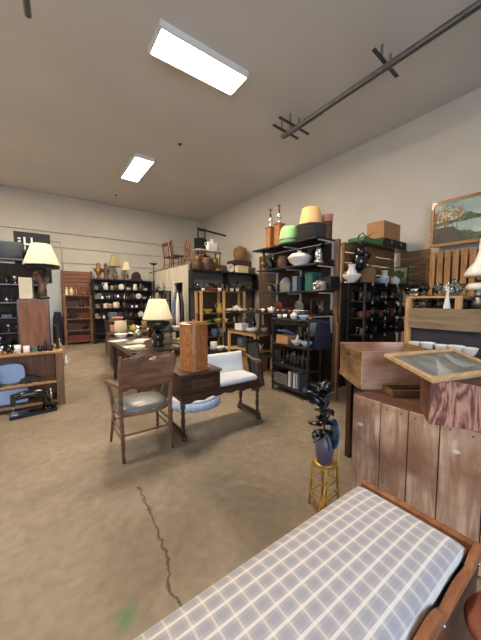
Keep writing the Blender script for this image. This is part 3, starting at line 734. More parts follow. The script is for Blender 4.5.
# build as strips so that the curved board stays clean
strips = MB(); xs = [-.27 + .54 * i / 36 for i in range(37)]
def span(x):
    zs = []
    for i in range(n):
        a, b = poly[i], poly[(i + 1) % n]
        if (a[0] - x) * (b[0] - x) <= 0 and a[0] != b[0]:
            zs.append(a[1] + (b[1] - a[1]) * (x - a[0]) / (b[0] - a[0]))
    return (min(zs), max(zs)) if zs else (.8, .8)
vs = []; K = 6
for x in xs:
    z0, z1 = span(x)
    for o in (0, .018):
        for k in range(K + 1): vs.append(spl(x, z0 + (z1 - z0) * k / K, o))
fs = []; st = 2 * (K + 1)
for i in range(36):
    for k in range(K):
        a = i * st + k; fs.append((a, a + 1, a + 1 + st, a + st)); a += K + 1; fs.append((a, a + st, a + 1 + st, a + 1))
    a = i * st; fs.append((a, a + st, a + st + K + 1, a + K + 1)); a += K; fs.append((a, a + K + 1, a + K + 1 + st, a + st))
for i in (0, 36):
    for k in range(K): a = i * st + k; fs.append((a, a + 1, a + K + 2, a + K + 1))
strips.add(vs, fs, True).build('backrest', 'chair_wood', t)
MB().tube([(.0, -.072 + .01, .955), (.03, -.076 + .01, .965), (.055, -.072 + .01, .972), (.06, -.07 + .01, .955), (.03, -.07 + .01, .945), (.0, -.068 + .01, .95)], .004, 6).build('handle_cutout_rim', 'cream', t)
# seat frame and cushion
sp = [(-.23, .04), (.23, .04), (.255, .25), (.24, .46), (0, .485), (-.24, .46), (-.255, .25)]
MB().prism(smooth(sp, 2), .40, .435, 'xy').build('seat_frame', 'chair_wood', t, .003)
m = MB(); c = smooth(sp, 2); N = len(c); vs = []
for s, z in ((.99, .435), (.995, .455), (.93, .478), (.75, .495), (.4, .502), (.01, .504)): vs += [(x * s, .26 + (y - .26) * s, z) for x, y in c]
fs = [(k * N + i, k * N + (i + 1) % N, (k + 1) * N + (i + 1) % N, (k + 1) * N + i) for k in range(5) for i in range(N)]
m.add(vs, fs, True).build('seat', 'leather', t)
m = MB()
for i in range(N):
    for f in (0, .5):
        x = c[i][0] * (1 - f) + c[(i + 1) % N][0] * f; y = c[i][1] * (1 - f) + c[(i + 1) % N][1] * f; m.ball((x * 1.0, .26 + (y - .26) * 1.0, .443), .006, 4)
m.build('nailhead_trim', 'silver', t)
for sx in (-1, 1):
    m = MB(); m.tube([(sx * .235, .03, .70), (sx * .255, .16, .695), (sx * .275, .30, .69), (sx * .285, .40, .675), (sx * .285, .44, .65)], [.016, .02, .026, .03, .022], 10)
    m.build('armrest', 'rail_wood' if False else 'chair_wood', t)
    MB().tube([(sx * .28, .38, .67), (sx * .265, .33, .56), (sx * .25, .36, .46), (sx * .235, .40, .41)], [.018, .014, .018, .02], 10).build('arm_support', 'chair_wood', t)
for a, b in (((-.235, .03, .2), (-.24, .45, .2)), ((.235, .03, .2), (.24, .45, .2)), ((-.235, .03, .28), (-.24, .45, .27)), ((.235, .03, .28), (.24, .45, .27)), ((-.23, .46, .25), (.23, .46, .25)), ((-.235, .035, .24), (.235, .035, .24))):
    MB().tube([a, [(u + v) / 2 for u, v in zip(a, b)], b], [.008, .012, .008], 8).build('stretcher', 'chair_wood', t)

# ================================================================ GOSSIP BENCH
gx, gy = 1.15, 2.66
t = thing('telephone_bench', 'dark wood telephone bench with a small cabinet and white vinyl seat', 'bench', (gx, gy, 0), R(-1))
GW, GD = 1.03, .40
def turned(x, y, z0, z1, name='leg', mat='dark_wood'):
    h = z1 - z0
    MB().lathe([(.02, z0), (.024, z0 + .06 * h), (.014, z0 + .12 * h), (.022, z0 + .25 * h), (.026, z0 + .4 * h), (.016, z0 + .5 * h), (.024, z0 + .6 * h), (.015, z0 + .7 * h), (.028, z0 + .78 * h), (.028, z1)], 12, (x, y, 0)).build(name, mat, t)
for x in (.03, GW): 
    for y in (.03, GD): turned(x, y, .09, .43)
    MB().bar((x, -.01, .06), (x, GD + .04, .06), .045, .05).build('runner', 'dark_wood', t, .006)
    for y in (0, GD + .03): MB().ball((x, y, .03), .03, sy=1.3).build('bun_foot', 'dark_wood', t)
# apron scalloped
ap = [(0, .50), (GW + .03, .50), (GW + .03, .41)]
for i in range(21):
    u = 1 - i / 20; x = (GW + .03) * u; ap.append((x, .425 - .022 * math.sin(u * math.pi * 6) ** 2 - .012 * math.cos(u * 2 * math.pi)))
MB().prism(ap, 0, .02).build('apron', 'dark_wood_x', t, .002)
MB().prism(ap, GD, GD + .02).build('apron', 'dark_wood_x', t, .002)
box(0, .02, .02, GD, .43, .5).build('side_rail', 'dark_wood', t); box(GW + .01, GW + .03, .02, GD, .43, .5).build('side_rail', 'dark_wood', t)
box(.0, GW + .03, .0, GD + .02, .49, .505).build('seat_deck', 'dark_wood_x', t)
CW = .475
box(0, CW, 0.005, GD + .015, .505, .70).build('cabinet', 'dark_wood_x', t, .003)
cb = box(-.018, CW + .018, -.012, GD + .03, .70, .725).build('cabinet_top', 'walnut', t, .006)
dd = box(.05, CW - .03, -.008, .006, .53, .68).build('drawer_front', 'dark_wood_x', t, .004)
m = MB(); m.box(.12, CW - .10, -.014, -.006, .56, .65); m.build('carved_panel', 'walnut', dd, .006)
MB().ball((CW / 2 + .01, -.022, .605), .012).build('drawer_pull', 'brass', dd)
# seat and back cushions
mm = pillow(GW - CW - .02, GD - .04, .07, .012, 20, 14, .505)
mm.v = [(x + (GW + CW) / 2 + .005, y + GD / 2, z) for x, y, z in mm.v]; mm.build('seat_cushion', 'vinyl_white', t)
mm = pillow(GW - CW - .02, .26, .05, .012, 20, 12)
a = R(80); mm.v = [(x + (GW + CW) / 2 + .0, GD - .05 - z * math.sin(a) + (y + .13) * math.cos(a), .56 + (y + .13) * math.sin(a) + z * math.cos(a)) for x, y, z in mm.v]
mm.build('back_cushion', 'vinyl_white', t)
box(CW, GW + .01, GD - .01, GD + .02, .76, .80).build('back_rail', 'dark_wood_x', t, .004)
for x in (CW + .02, GW): MB().tube([(x, GD + .01, .49), (x, GD + .01, .80)], .016, 8).build('back_post', 'dark_wood', t)
MB().tube([(GW + .01, GD + .0, .785), (GW + .015, GD * .6, .765), (GW + .02, .12, .735), (GW + .02, .01, .735), (GW + .02, -.02, .72)], [.016, .018, .024, .028, .016], 10).build('armrest', 'walnut', t)
turned(GW + .005, .03, .5, .73, 'arm_post')

# oak box on the telephone bench
t = thing('oak_cabinet', 'tall orange oak box with chamfered corners standing on the telephone bench', 'wooden box', (gx + .235, gy + .17, .726), R(20))
def oct_(r, c): return [(-r + c, -r), (r - c, -r), (r, -r + c), (r, r - c), (r - c, r), (-r + c, r), (-r, r - c), (-r, -r + c)]
MB().prism(oct_(.122, .028), .02, .50, 'xy').build('body', 'oak', t, .002)
MB().prism(oct_(.14, .03), .0, .02, 'xy').build('base', 'oak_x', t, .003)
m = MB(); m.prism(oct_(.14, .03), .50, .515, 'xy'); m.prism(oct_(.118, .028), .515, .53, 'xy'); m.build('lid', 'oak_x', t, .004)
MB().lathe([(0, .53), (.016, .53), (.01, .54), (.016, .55), (0, .558)], 12).build('knob', 'oak_x', t)

# round pale blue ruffled pouf behind the bench
q = PZ(203, 412)
t = thing('ruffled_pouf', 'round white floor cushion with a pale blue gathered skirt, under the telephone bench', 'cushion', (q.x + .06, q.y + .40, 0))
t.scale = (.93, .93, 1)
vs = []; n = 96
m = MB(); prof = [(.40, .0), (.405, .05), (.39, .1)]
for r, z in prof:
    for i in range(n):
        a = 2 * math.pi * i / n; rr = r + .012 * math.sin(a * 24) * (1.1 - z * 8)
        vs.append((rr * math.cos(a), rr * math.sin(a), z))
vs += [(0, 0, .12)]
fs = [(k * n + i, k * n + (i + 1) % n, (k + 1) * n + (i + 1) % n, (k + 1) * n + i) for k in range(2) for i in range(n)] + [(2 * n + i, 2 * n + (i + 1) % n, 3 * n) for i in range(n)] + [tuple(reversed(range(n)))]
m.add(vs, fs, True).build('skirt', 'pale_blue', t)
MB().lathe([(0, .1), (.37, .1), (.385, .12), (.36, .145), (0, .16)], 40).build('top_pad', 'vinyl_white', t)

# ================================================================ LAMPS
def lampshade(m, r0, r1, z0, z1, n=28):
    return m.lathe([(r0, z0), (r1, z1), (r1 - .004, z1), (r0 - .004, z0), (r0, z0)], n, cap=False)
# table behind the chair
TX0, TX1, TY0, TY1 = 1.0, 1.95, 3.93, 5.7
t = thing('dining_table', 'long dark dining table behind the armchair, strewn with papers', 'table', ((TX0 + TX1) / 2, (TY0 + TY1) / 2, 0))
hx, hy = (TX1 - TX0) / 2, (TY1 - TY0) / 2
MB().prism(smooth([(-hx, -hy), (hx, -hy), (hx, hy), (-hx, hy)], 0), .745, .775, 'xy').build('tabletop', 'dark_wood_x', t, .006)
box(-hx + .06, hx - .06, -hy + .06, hy - .06, .66, .745).build('apron', 'dark_wood_x', t)
for sx in (-1, 1):
    for sy in (-1, 1): MB().lathe([(.025, 0), (.03, .08), (.022, .14), (.045, .35), (.028, .5), (.045, .58), (.045, .66)], 14, (sx * (hx - .1), sy * (hy - .1), 0)).build('leg', 'dark_wood', t)
LXY = PZ(161, 347, .776)
t = thing('table_lamp', 'table lamp with a cream shade over a dark pewter bowl, behind the armchair', 'lamp', (LXY.x, max(LXY.y + .12, 4.1), .776))
MB().lathe([(0, 0), (.09, 0), (.1, .02), (.07, .06), (.1, .12), (.085, .2), (.03, .24), (0, .24)], 20).build('base', 'black_gloss', t)
MB().lathe([(.03, .24), (.09, .27), (.17, .31), (.185, .36), (.17, .4), (.04, .42), (0, .42)], 24).build('font_bowl', 'pewter', t)
MB().tube([(0, 0, .42), (0, 0, .66)], .008).build('stem', 'brass', t)
lampshade(MB(), .23, .125, .43, .74).build('lamp_shade', 'shade_cream', t)
# papers and things on the table
rnd = random.Random(11)
for i, (x, y, a, mt, nm) in enumerate([(1.10, 5.25, .3, 'paper', 'leftmost sheet'), (1.28, 4.85, -.4, 'photo_paper', 'printed grey sheet'), (1.16, 4.45, .1, 'paper', 'nearest pale sheet'), (1.45, 5.1, .9, 'paper', 'slanted middle sheet'), (1.7, 4.7, .2, 'photo_paper', 'printed sheet at right')]):
    tag(box(-.15, .15, -.11, .11, 0, .006).build('paper_sheet', mt, loc=(x, y, .776), rz=a), nm + ' lying on the dark dining table', 'paper', 'papers on the dining table')
for i, (x, y) in enumerate([]):
    pass
def stack_books(x, y, z, n, mats, where, rz=0.):
    zz = z; rn = random.Random(n * 7 + int(x * 10))
    for i in range(n):
        w, d, h = rn.uniform(.1, .13), rn.uniform(.075, .1), rn.uniform(.02, .035)
        pos = 'bottom' if i == 0 else ('top' if i == n - 1 else ORD[i] + ' from bottom')
        m = MB(); m.box(-w, w, -d, d, 0, .004).box(-w, w, -d, d, h - .004, h).box(-w, -w + .004, -d, d, .004, h - .004).box(-w + .004, w - .005, -d + .004, d - .004, .004, h - .004)
        mt = mats[i % len(mats)]
        tag(m.build('book', mt, loc=(x, y, zz + .001), rz=rz + rn.uniform(-.2, .2)), '%s %s book in the stack %s' % (pos, COLN[mt], where), 'book', 'books stacked ' + where); zz += h + .001
put([('wooden_box', 'silver', 1.62, 4.45, .776, 1.1, .2), ('crock', 'pewter', 1.75, 5.0, .776, .9, 0), ('bowl', 'white', 1.2, 5.5, .776, 1.2, 0), ('teapot', 'silver', 1.5, 5.45, .776, 1.2, 1), ('oil_lamp', 'amber_glass', 1.75, 5.4, .776, 1.1, 0), ('stacked_plates', 'cream', 1.12, 4.12, .776, 1., 0)], 'on the long dark dining table')
stack_books(1.80, 4.10, .776, 4, ['cream', 'grey_blue', 'paper', 'yellow'], 'beside the cream shaded lamp')

# ================================================================ LEFT: open cabinet, shelves and lamp
LY = 4.66
def zy(px, py, y): return PY(px, py, y)
ztop = PY(45, 352, LY).z; zmid = PY(45, 382.5, LY).z
x1 = PY(64.5, 380, LY).x
t = thing('open_cabinet', 'low open wooden cabinet at the left with two shelves of wares', 'cabinet', (x1, LY, 0))
CWL = 1.55; CD = .42
box(-CWL, 0, 0, CD, ztop - .03, ztop).build('top_board', 'pine_x', t, .003)
box(-CWL + .02, -.09, .01, CD - .02, zmid - .025, zmid).build('shelf_board', 'pine_x', t, .002)
box(-CWL + .02, -.09, .01, CD - .02, .05, .075).build('shelf_board', 'shelf_oak_x', t, .002)
box(-.095, 0, -.002, CD, 0, ztop - .03).build('end_panel', 'shelf_oak', t, .003)
box(-CWL, -CWL + .05, -.002, CD, 0, ztop - .03).build('end_panel', 'shelf_oak', t, .003)
box(-CWL + .05, -.095, CD - .02, CD, 0.05, ztop - .03).build('back_panel', 'red_board', t)
CXL = x1
# wares on the cabinet top: glasses and mugs row, then bottles
its = []
xx = x1 - .12
for k, (kd, mt, s_) in enumerate([('jar', 'dark_brown', .5), ('bottle', 'black_gloss', .6), ('jar', 'black_gloss', .5), ('tin', 'green', .5), ('mug', 'white', .9), ('tumbler', 'white', 1.1), ('tumbler', 'clear_glass', 1.15), ('tumbler', 'silver', 1.1), ('tumbler', 'copper', 1.0), ('tumbler', 'white', 1.1), ('tumbler', 'silver', 1.2), ('tumbler', 'cream', 1.1), ('tumbler', 'clear_glass', 1.2), ('tumbler', 'silver', 1.2), ('tumbler', 'copper', 1.1), ('tumbler', 'silver', 1.2)]):
    r = {'mug': .052, 'tin': .066}.get(kd, RAD[kd]) * s_
    its.append((kd, mt, xx - r, LY + .09, ztop, s_, R(90))); xx -= 2 * r + .006
put(its, 'on the low left cabinet top')
row((x1 - .5, LY + .14), (x1 - .12, LY + .14), zmid, [('iron', 'dark_steel' if False else 'pewter'), ('iron', 'black_gloss'), ('toy_car', 'pewter')], 'inside the low left cabinet', .15, .02, (.9, 1.1), seed=4)
# blue hard case, in the cabinet
pb = PY(12, 388, LY + .2)
t = thing('blue_case', 'pale blue rounded hard case in the low left cabinet', 'case', (x1 - .62, LY + .27, zmid))
MB().prism(smooth([(-.15, 0), (.17, 0), (.17, .22), (.10, .27), (-.09, .27), (-.15, .2)], 2), -.07, .07).build('shell', 'pale_blue', t, .006)
MB().tube([(-.04, -.0, .255), (-.04, 0, .28), (.05, 0, .28), (.05, 0, .255)], .008).build('handle', 'grey_blue', t)
tag(box(-.17, .17, -.08, .08, 0, .20).build('blue_box', 'pale_blue', None, .01, (x1 - .60, LY + .27, .075)), 'pale blue box on the bottom shelf of the left cabinet', 'box')
def sewing_machine(loc, rz, label, s=1.):
    t = thing('sewing_machine', label, 'sewing machine', loc, rz, 'antique black sewing machines'); t.scale = (s, s, s)
    box(-.22, .22, -.09, .09, 0, .04).build('bed', 'black_gloss', t, .006)
    MB().tube([(.14, 0, .04), (.135, 0, .12), (.12, 0, .2), (.06, 0, .235), (-.08, 0, .235), (-.17, 0, .225)], [.06, .045, .045, .05, .045, .04], 12).build('arm', 'black_gloss', t)
    MB().box(-.2, -.155, -.03, .03, .13, .26).build('head', 'black_gloss', t, .008)
    MB().tube([(-.178, 0, .13), (-.178, 0, .05)], .005).build('needle_bar', 'silver', t)
    T = Matrix.Rotation(R(90), 3, 'Y'); MB().lathe([(.02, 0), (.07, .005), (.075, .015), (.07, .025), (.02, .03)], 20, (.155, 0, .2), T).build('hand_wheel', 'silver', t)
    MB().box(-.2, -.14, -.05, .05, .04, .044).build('slide_plate', 'silver', t)
    return t
q = PZ(28, 415)
sewing_machine((q.x + .06, q.y + .02, 0), R(6), 'black sewing machine on a metal base on the floor before the left cabinet', 1.15)
sewing_machine((x1 - .86, LY + .10, zmid), R(0), 'black sewing machine on the middle shelf of the left cabinet', .75)
q = PZ(54, 409)
# slatted back unit behind the cabinet
SYB = 5.45
t = thing('slat_shelf', 'dark slatted wooden wall shelf behind the left cabinet, full of small wares', 'shelf', (0, SYB, 0))
zt = PY(30, 263, SYB).z; xr = PY(44, 300, SYB).x; xl = -1.35
m = MB()
zc = .05
while zc < zt - .14: m.box(xl, xr, 0.0, .02, zc, zc + .13); zc += .165
m.build('slats', 'pegwood', t, .002)
box(xl, xr, .02, .03, .05, zt - .02).build('back_panel', 'black_paint', t)  # added black sheet that darkens the gaps between the slats
for x in (xl + .03, xr - .03, (xl + xr) / 2): box(x - .03, x + .03, -.0 + .02, .06, 0, zt).build('post', 'dark_wood', t, .002)
ssz = [PY(10, y, SYB - .15).z for y in (284, 302, 317, 332, 345)]
for z in ssz: box(xl, xr, -.24, 0, z - .02, z).build('shelf_board', 'dark_wood_x', t, .002)
box(xl, xr, -.26, .10, zt, zt + .025).build('top_board', 'dark_wood_x', t, .003)
SMALL_DARK = [('jar', 'dark_brown'), ('bottle', 'black_gloss'), ('cup', 'silver'), ('figurine', 'brown'), ('tin', 'tin_grey'), ('bottle', 'clear_glass'), ('iron', 'black_gloss'), ('camera', 'black_gloss'), ('goblet', 'silver'), ('candlestick', 'brass'), ('mug', 'pewter')]
nmz = ['top', 'second', 'third', 'fourth', 'lowest']
for i, z in enumerate(ssz):
    row((xl + .45, SYB - .12), (xr - .02, SYB - .12), z, SMALL_DARK, 'on the %s left slatted shelf board' % nmz[i], .17, .05, (.7, .95), seed=20 + i)
# zinc tub and black sign on top
p = PY(6, 262, SYB)
T0 = zt + .026
t = thing('zinc_tub', 'grey zinc wash tub on top of the left slatted shelf', 'tub', (p.x - .02, SYB - .02, T0))
MB().lathe([(0, 0), (.21, 0), (.25, .22), (.26, .235), (.255, .24), (.24, .23), (.2, .02), (0, .02)], 30).build('body', 'tub_zinc', t)
MB().tube([(.245, -.05, .17), (.28, -.03, .14), (.28, .03, .14), (.245, .05, .17)], .007).build('handle', 'tub_zinc', t)
x0 = PY(14, 240, SYB + .2).x; x1s = PY(50, 240, SYB + .2).x; zs0 = PY(30, 264, SYB + .2).z; zs1 = PY(18, 232, SYB + .2).z
t = thing('letter_board', 'black sign panel with a white letter H behind the large lamp', 'sign', (x0, SYB + .13, zt - .3))
W = x1s - x0
box(0, W, 0, .03, 0, zs1 - zt + .3).build('board', 'black_paint', t, .004)
hz = zs1 - (zt - .3)
m = MB(); m.box(.12, .145, -.006, 0, hz - .30, hz - .08).box(.21, .235, -.006, 0, hz - .30, hz - .08).box(.145, .21, -.006, 0, hz - .20, hz - .175).build('letter', 'white', t)
m = MB()
for k in range(4): m.box(.05, .085, -.005, 0, hz - .12 - k * .045, hz - .095 - k * .045)
m.build('side_lettering', 'paper', t)
for x in (.05, W - .05): box(x - .015, x + .015, .03, .05, 0, hz - .1).build('batten', 'dark_wood', t)
# the cabinet's upper part: a panel, cream tag box, figure lamp
PYL = LY + .26
pa = PY(17.5, 343, PYL); pb_ = PY(50, 341, PYL); zt2 = PY(35, 300, PYL).z
x0p, x1p = PY(17.5, 325, PYL).x, PY(50.5, 325, PYL).x
t = thing('drop_front_box', 'reddish brown wooden panel front box on the left cabinet, below the big lamp', 'wooden box', (x0p, PYL, ztop))
Wp = x1p - x0p; Hp = zt2 - ztop
box(0, Wp, 0, .16, 0, Hp).build('body', 'dark_wood', t, .004)
box(.02, Wp - .02, -.012, .0, .03, Hp - .02).build('front_panel', 'red_board', t, .003)
m = MB(); m.prism([(0, Hp), (Wp, Hp), (Wp * .9, Hp + .012), (Wp * .6, Hp + .016), (Wp * .5, Hp + .026), (Wp * .4, Hp + .016), (Wp * .1, Hp + .012)], 0, .02).build('crest', 'red_board', t)
tag(box(-.012, .012, -.1, .1, 0, .34).build('leaning_board', 'dark_wood', None, .003, (x1p + .06, PYL + .02, ztop), R(12)), 'dark upright slat leaning beside the reddish panel box', 'board')
tag(box(-.2, .17, -.045, .045, 0, .035).build('flat_box', 'purple', None, .004, (x1p - .18, PYL - .062, ztop)), 'flat purple box in front of the reddish panel box', 'box')
zlt = ztop + Hp + .012
xa, xb = PY(19, 290, PYL + .05).x, PY(35, 290, PYL + .05).x; zb1 = PY(27, 278, PYL + .05).z
t = thing('cream_box', 'tall cream box with dark punched edge, beside the lamp base', 'box', ((xa + xb) / 2, PYL + .08, zlt + .005))
box(-(xb - xa) / 2, (xb - xa) / 2 - .03, -.05, .05, 0, zb1 - zlt).build('body', 'cream', t, .003)
m = MB(); 
for k in range(6): m.ball(((xb - xa) / 2 - .02, -.04, .03 + k * .045), .013, 6)
m.box((xb - xa) / 2 - .03, (xb - xa) / 2 - .012, -.045, .045, 0, zb1 - zlt).build('fringe', 'dark_brown', t)
lx = PY(44, 290, PYL).x
t = thing('figure_lamp', 'large lamp with a wide cream shade on a carved wooden figure base, at left', 'lamp', (lx - .01, PYL + .09, zlt + .005))
zl0 = zlt
zsh0 = PY(45, 265, PYL).z - zl0; zsh1 = PY(45, 244, PYL).z - zl0
MB().lathe([(0, 0), (.075, 0), (.08, .02), (.06, .04), (0, .04)], 20).build('foot', 'black_gloss', t)
m = MB(); m.tube([(0, 0, .04), (-.02, 0, .12), (.0, 0, .2), (-.03, 0, .27), (-.06, 0, .34)], [.05, .045, .05, .04, .03], 12).ball((-.07, 0, .36), .035)
m.tube([(-.01, 0, .2), (.05, 0, .24), (.06, 0, .32)], [.03, .025, .02], 10); m.tube([(-.02, 0, .25), (-.1, 0, .29), (-.09, 0, .34)], [.025, .02, .016], 10); m.build('figure', 'chair_wood', t)
MB().tube([(0.03, .02, .0), (.03, .02, zsh0 + .1)], .014).build('stem', 'black_gloss', t)
lampshade(MB(), .225, .12, zsh0, zsh1, 32).build('lamp_shade', 'shade_cream', t)
MB().lathe([(.21, zsh0 - .045), (.214, zsh0 - .003), (.21, zsh0 - .003), (.206, zsh0 - .045)], 32, (.01, .02, 0), cap=False).build('inner_shade', 'black_paint', t)
MB().tube([(-.19, .02, zsh0 - .02), (.21, .02, zsh0 - .02)], .004, 6).build('shade_spider', 'brass', t)
# small white and cream tags hanging at the cabinet end
p = PY(66, 362, LY + .1)
tag(MB().lathe([(0, 0), (.035, .0), (.03, .05), (.012, .08), (.006, .15), (0, .15)], 12).build('white_bell', 'white', None, 0, (CXL + .04, LY + .15, p.z - .06)), 'small white bell hung at the end of the left cabinet', 'bell')
tag(MB().lathe(prof_scale([(0, 0), (.8, 0), (1, .3), (.5, .6), (.7, .8), (0, 1)], .05, .16), 12).build('shell_ornament', 'cream', None, 0, (CXL - .05, LY + .3, ztop + .001)), 'cream shell ornament on the right end of the left cabinet', 'ornament')
tag(MB().lathe(prof_scale([(0, 0), (.8, 0), (1, .3), (.7, .6), (.5, .8), (0, 1)], .045, .24), 12).build('plaster_figure', 'white', None, 0, (CXL - .16, LY + .33, ztop + .001)), 'small white plaster figure at the right end of the left cabinet', 'figurine')

# ================================================================ BACK WALL shelves
BYF = 10.75
zsb = [PY(80, y, BYF).z for y in (296, 307, 318.5, 330, 341)]
xa, xb = PY(64, 320, BYF).x, PY(93, 320, BYF).x
t = shelf_unit('bookcase', 'oak bookcase of four bays against the back wall beside the door', 'bookcase', xa, xb, BYF, BYF + .35, zsb[1:] , [(xa + .04, BYF + .03), (xb - .04, BYF + .03), (xa + .04, BYF + .32), (xb - .04, BYF + .32)], zsb[0], 'shelf_oak_x', 'shelf_oak', .03, .08)
cx, cy = (xa + xb) / 2, BYF + .175
box(xa - cx, xb - cx, -.175, .175, zsb[0], zsb[0] + .03).build('top_board', 'shelf_oak_x', t, .003)
box(xa - cx, xb - cx, .16, .175, .05, zsb[0]).build('back_panel', 'red_board', t)
for i in range(1, 4):
    row((xa + .1, BYF + .12), (xb - .08, BYF + .12), zsb[i], [('tin', 'grey_blue'), ('wooden_box', 'dark_brown'), ('canister', 'white'), ('camera', 'black_gloss'), ('jar', 'pewter'), ('pitcher', 'white'), ('radio', 'dark_brown')], 'on bookcase %s shelf by the door' % ['', 'upper', 'middle', 'lower'][i], .33, .03, (1.1, 1.4), seed=40 + i)
tag(MB().box(-.33, .33, -.12, .12, 0, .2).box(-.04, .04, -.135, -.12, .12, .17).build('suitcase', 'red', None, .015, ((xa + xb) / 2, BYF + .15, zsb[4] + .001)), 'dark red suitcase on the bottom shelf of the oak bookcase', 'suitcase')
row((xa + .05, BYF + .12), (xb - .05, BYF + .12), zsb[0] + .03, [('figurine', 'brass'), ('pitcher', 'white'), ('figurine', 'cream'), ('bottle', 'brown'), ('candlestick', 'copper'), ('vase', 'cream')], 'on top of the bookcase by the door', .4, .02, (1.0, 1.4), seed=50)
zb2 = PY(80, 271, BYF + .3).z
t = thing('slatted_headboard', 'brown wooden headboard standing behind the bookcase top', 'headboard', ((xa + xb) / 2 + .03, BYF + .42, 0))
hw = (xb - xa) / 2 + .02
m = MB()
for z in range(6): m.box(-hw, hw, 0, .02, zb2 - .12 - z * .13, zb2 - .01 - z * .13)
m.build('slats', 'red_board', t, .003)
for sx in (-1, 1): box(sx * hw - .03, sx * hw + .03, -.01, .03, 0, zb2 + .02).build('post', 'shelf_oak', t, .004)
# black fabric at door
tag(MB().prism([(-.12, 0), (.14, 0), (.13, .9), (.1, 1.1), (-.08, 1.12), (-.13, .85)], -.04, .04).build('dark_garment_bag', 'navy', None, .02, (PY(58, 330, 10.9).x, 10.95, 0)), 'dark navy garment bag standing against the back door', 'bag')

BU0 = PY(92, 300, 10.6).x; BU1 = 3.58
zsk = [PY(120, y, 10.6).z for y in (280, 290, 299, 308, 318)] + [.35]
t = shelf_unit('black_shelving', 'long black shelving across the back wall crowded with wares', 'shelving', BU0 + .02, BU1, 10.55, 11.0, zsk, [(x, y) for x in (BU0 + .05, (BU0 + BU1) / 2, BU1 - .04) for y in (10.58, 10.97)], zsk[0])
box(BU0 + .02 - (BU0 + BU1 + .02) / 2, BU1 - (BU0 + BU1 + .02) / 2, .215, .225, .1, zsk[0]).build('back_panel', 'black_paint', t)
POOL_BACK = [('pitcher', 'white'), ('jar', 'dark_brown'), ('teapot', 'silver'), ('canister', 'cream'), ('mug', 'white'), ('vase', 'brown'), ('plate', 'white'), ('bottle', 'clear_glass'), ('kettle', 'pewter'), ('bowl', 'white'), ('tin', 'tin_grey'), ('camera', 'black_gloss'), ('mantel_clock', 'dark_brown'), ('crock', 'cream'), ('candlestick', 'silver')]
for i in range(1, 5):
    row((BU0 + .1, 10.86), (BU1 - .05, 10.86), zsk[i], [('jar', 'dark_brown'), ('bottle', 'brown'), ('tin', 'tin_grey'), ('vase', 'pewter'), ('kettle', 'copper'), ('canister', 'cream'), ('radio', 'dark_brown')], 'at rear of %s back wall black shelf' % ['', 'the second', 'the third', 'the fourth', 'the fifth'][i], (zsk[i - 1] - zsk[i]) * .85, .01, (1.0, 1.3), seed=160 + i)
    row((BU0 + .1, 10.66), (BU1 - .05, 10.66), zsk[i], POOL_BACK, 'on %s back wall black shelf' % ['', 'the second', 'the third', 'the fourth', 'the fifth'][i], (zsk[i - 1] - zsk[i]) * .85, .02, (.8, 1.15), seed=60 + i)
row((PY(130, 270, 10.75).x, 10.75), (BU1 - .1, 10.75), zsk[0], [('vase', 'brown'), ('crock', 'cream'), ('canister', 'white'), ('jar', 'dark_brown'), ('oil_lamp', 'brass'), ('mantel_clock', 'dark_brown'), ('pitcher', 'cream'), ('radio', 'dark_brown'), ('kettle', 'pewter')], 'on top of back wall shelving', .55, .04, (1.2, 1.7), seed=70)
def small_lamp(x, y, z, h, r, shade, label, base='brass'):
    t = thing('table_lamp', label, 'lamp', (x, y, z), 0, 'lamps on the back wall shelving')
    MB().lathe([(0, 0), (.08, 0), (.08, .02), (.03, .05), (.08, .15), (.07, .22), (.015, .26), (.012, h * .9), (0, h * .9)], 14).build('base', base, t)
    lampshade(MB(), r, r * .5, h * .55, h, 24).build('lamp_shade', shade, t); return t
for px, ptop, r, sh, lab in ((114, 256, .21, 'shade_olive', 'lamp with a large olive beige shade on the back wall shelving'), (125.5, 262, .15, 'shade_cream', 'lamp with a small pale pleated shade on the back wall shelving')):
    p = PY(px, ptop, 10.9); small_lamp(p.x, 10.84, zsk[0] + .001, p.z - zsk[0], r, sh, lab)
for px, mt, lab in ((94.5, 'brass', 'brass eagle figure standing on top of the headboard end'), (101.5, 'brown', 'brown statuette on top of back shelving beside the brass one')):
    p = PY(px, 262, 10.75); tag(MB().lathe([(0, 0), (.1, 0), (.09, .04), (.05, .08), (.09, .2), (.12, .32), (.05, .42), (.07, .5), (.03, .56), (0, .57)], 14).tube([(-.1, 0, .25), (-.16, 0, .38), (-.05, 0, .33)], .02).build('statuette', mt, None, 0, (p.x + (.10 if px < 96 else .12), 10.68, zsk[0] + .001)), lab, 'statuette')
# black torchiere
p = PY(153.5, 263.5, 10.28)
t = thing('torchiere_lamp', 'tall black torchiere floor lamp with a flat dish shade near the back', 'lamp', (p.x, 10.28, 0))
MB().lathe([(0, 0), (.14, 0), (.14, .02), (.02, .05), (0, .05)], 20).build('base', 'black_paint', t)
MB().tube([(0, 0, .04), (0, 0, p.z - .05)], .013).build('pole', 'black_paint', t)
MB().lathe([(0, p.z - .06), (.06, p.z - .055), (.14, p.z - .01), (.145, p.z), (.05, p.z - .03), (0, p.z - .03)], 24).build('dish_shade', 'black_paint', t)

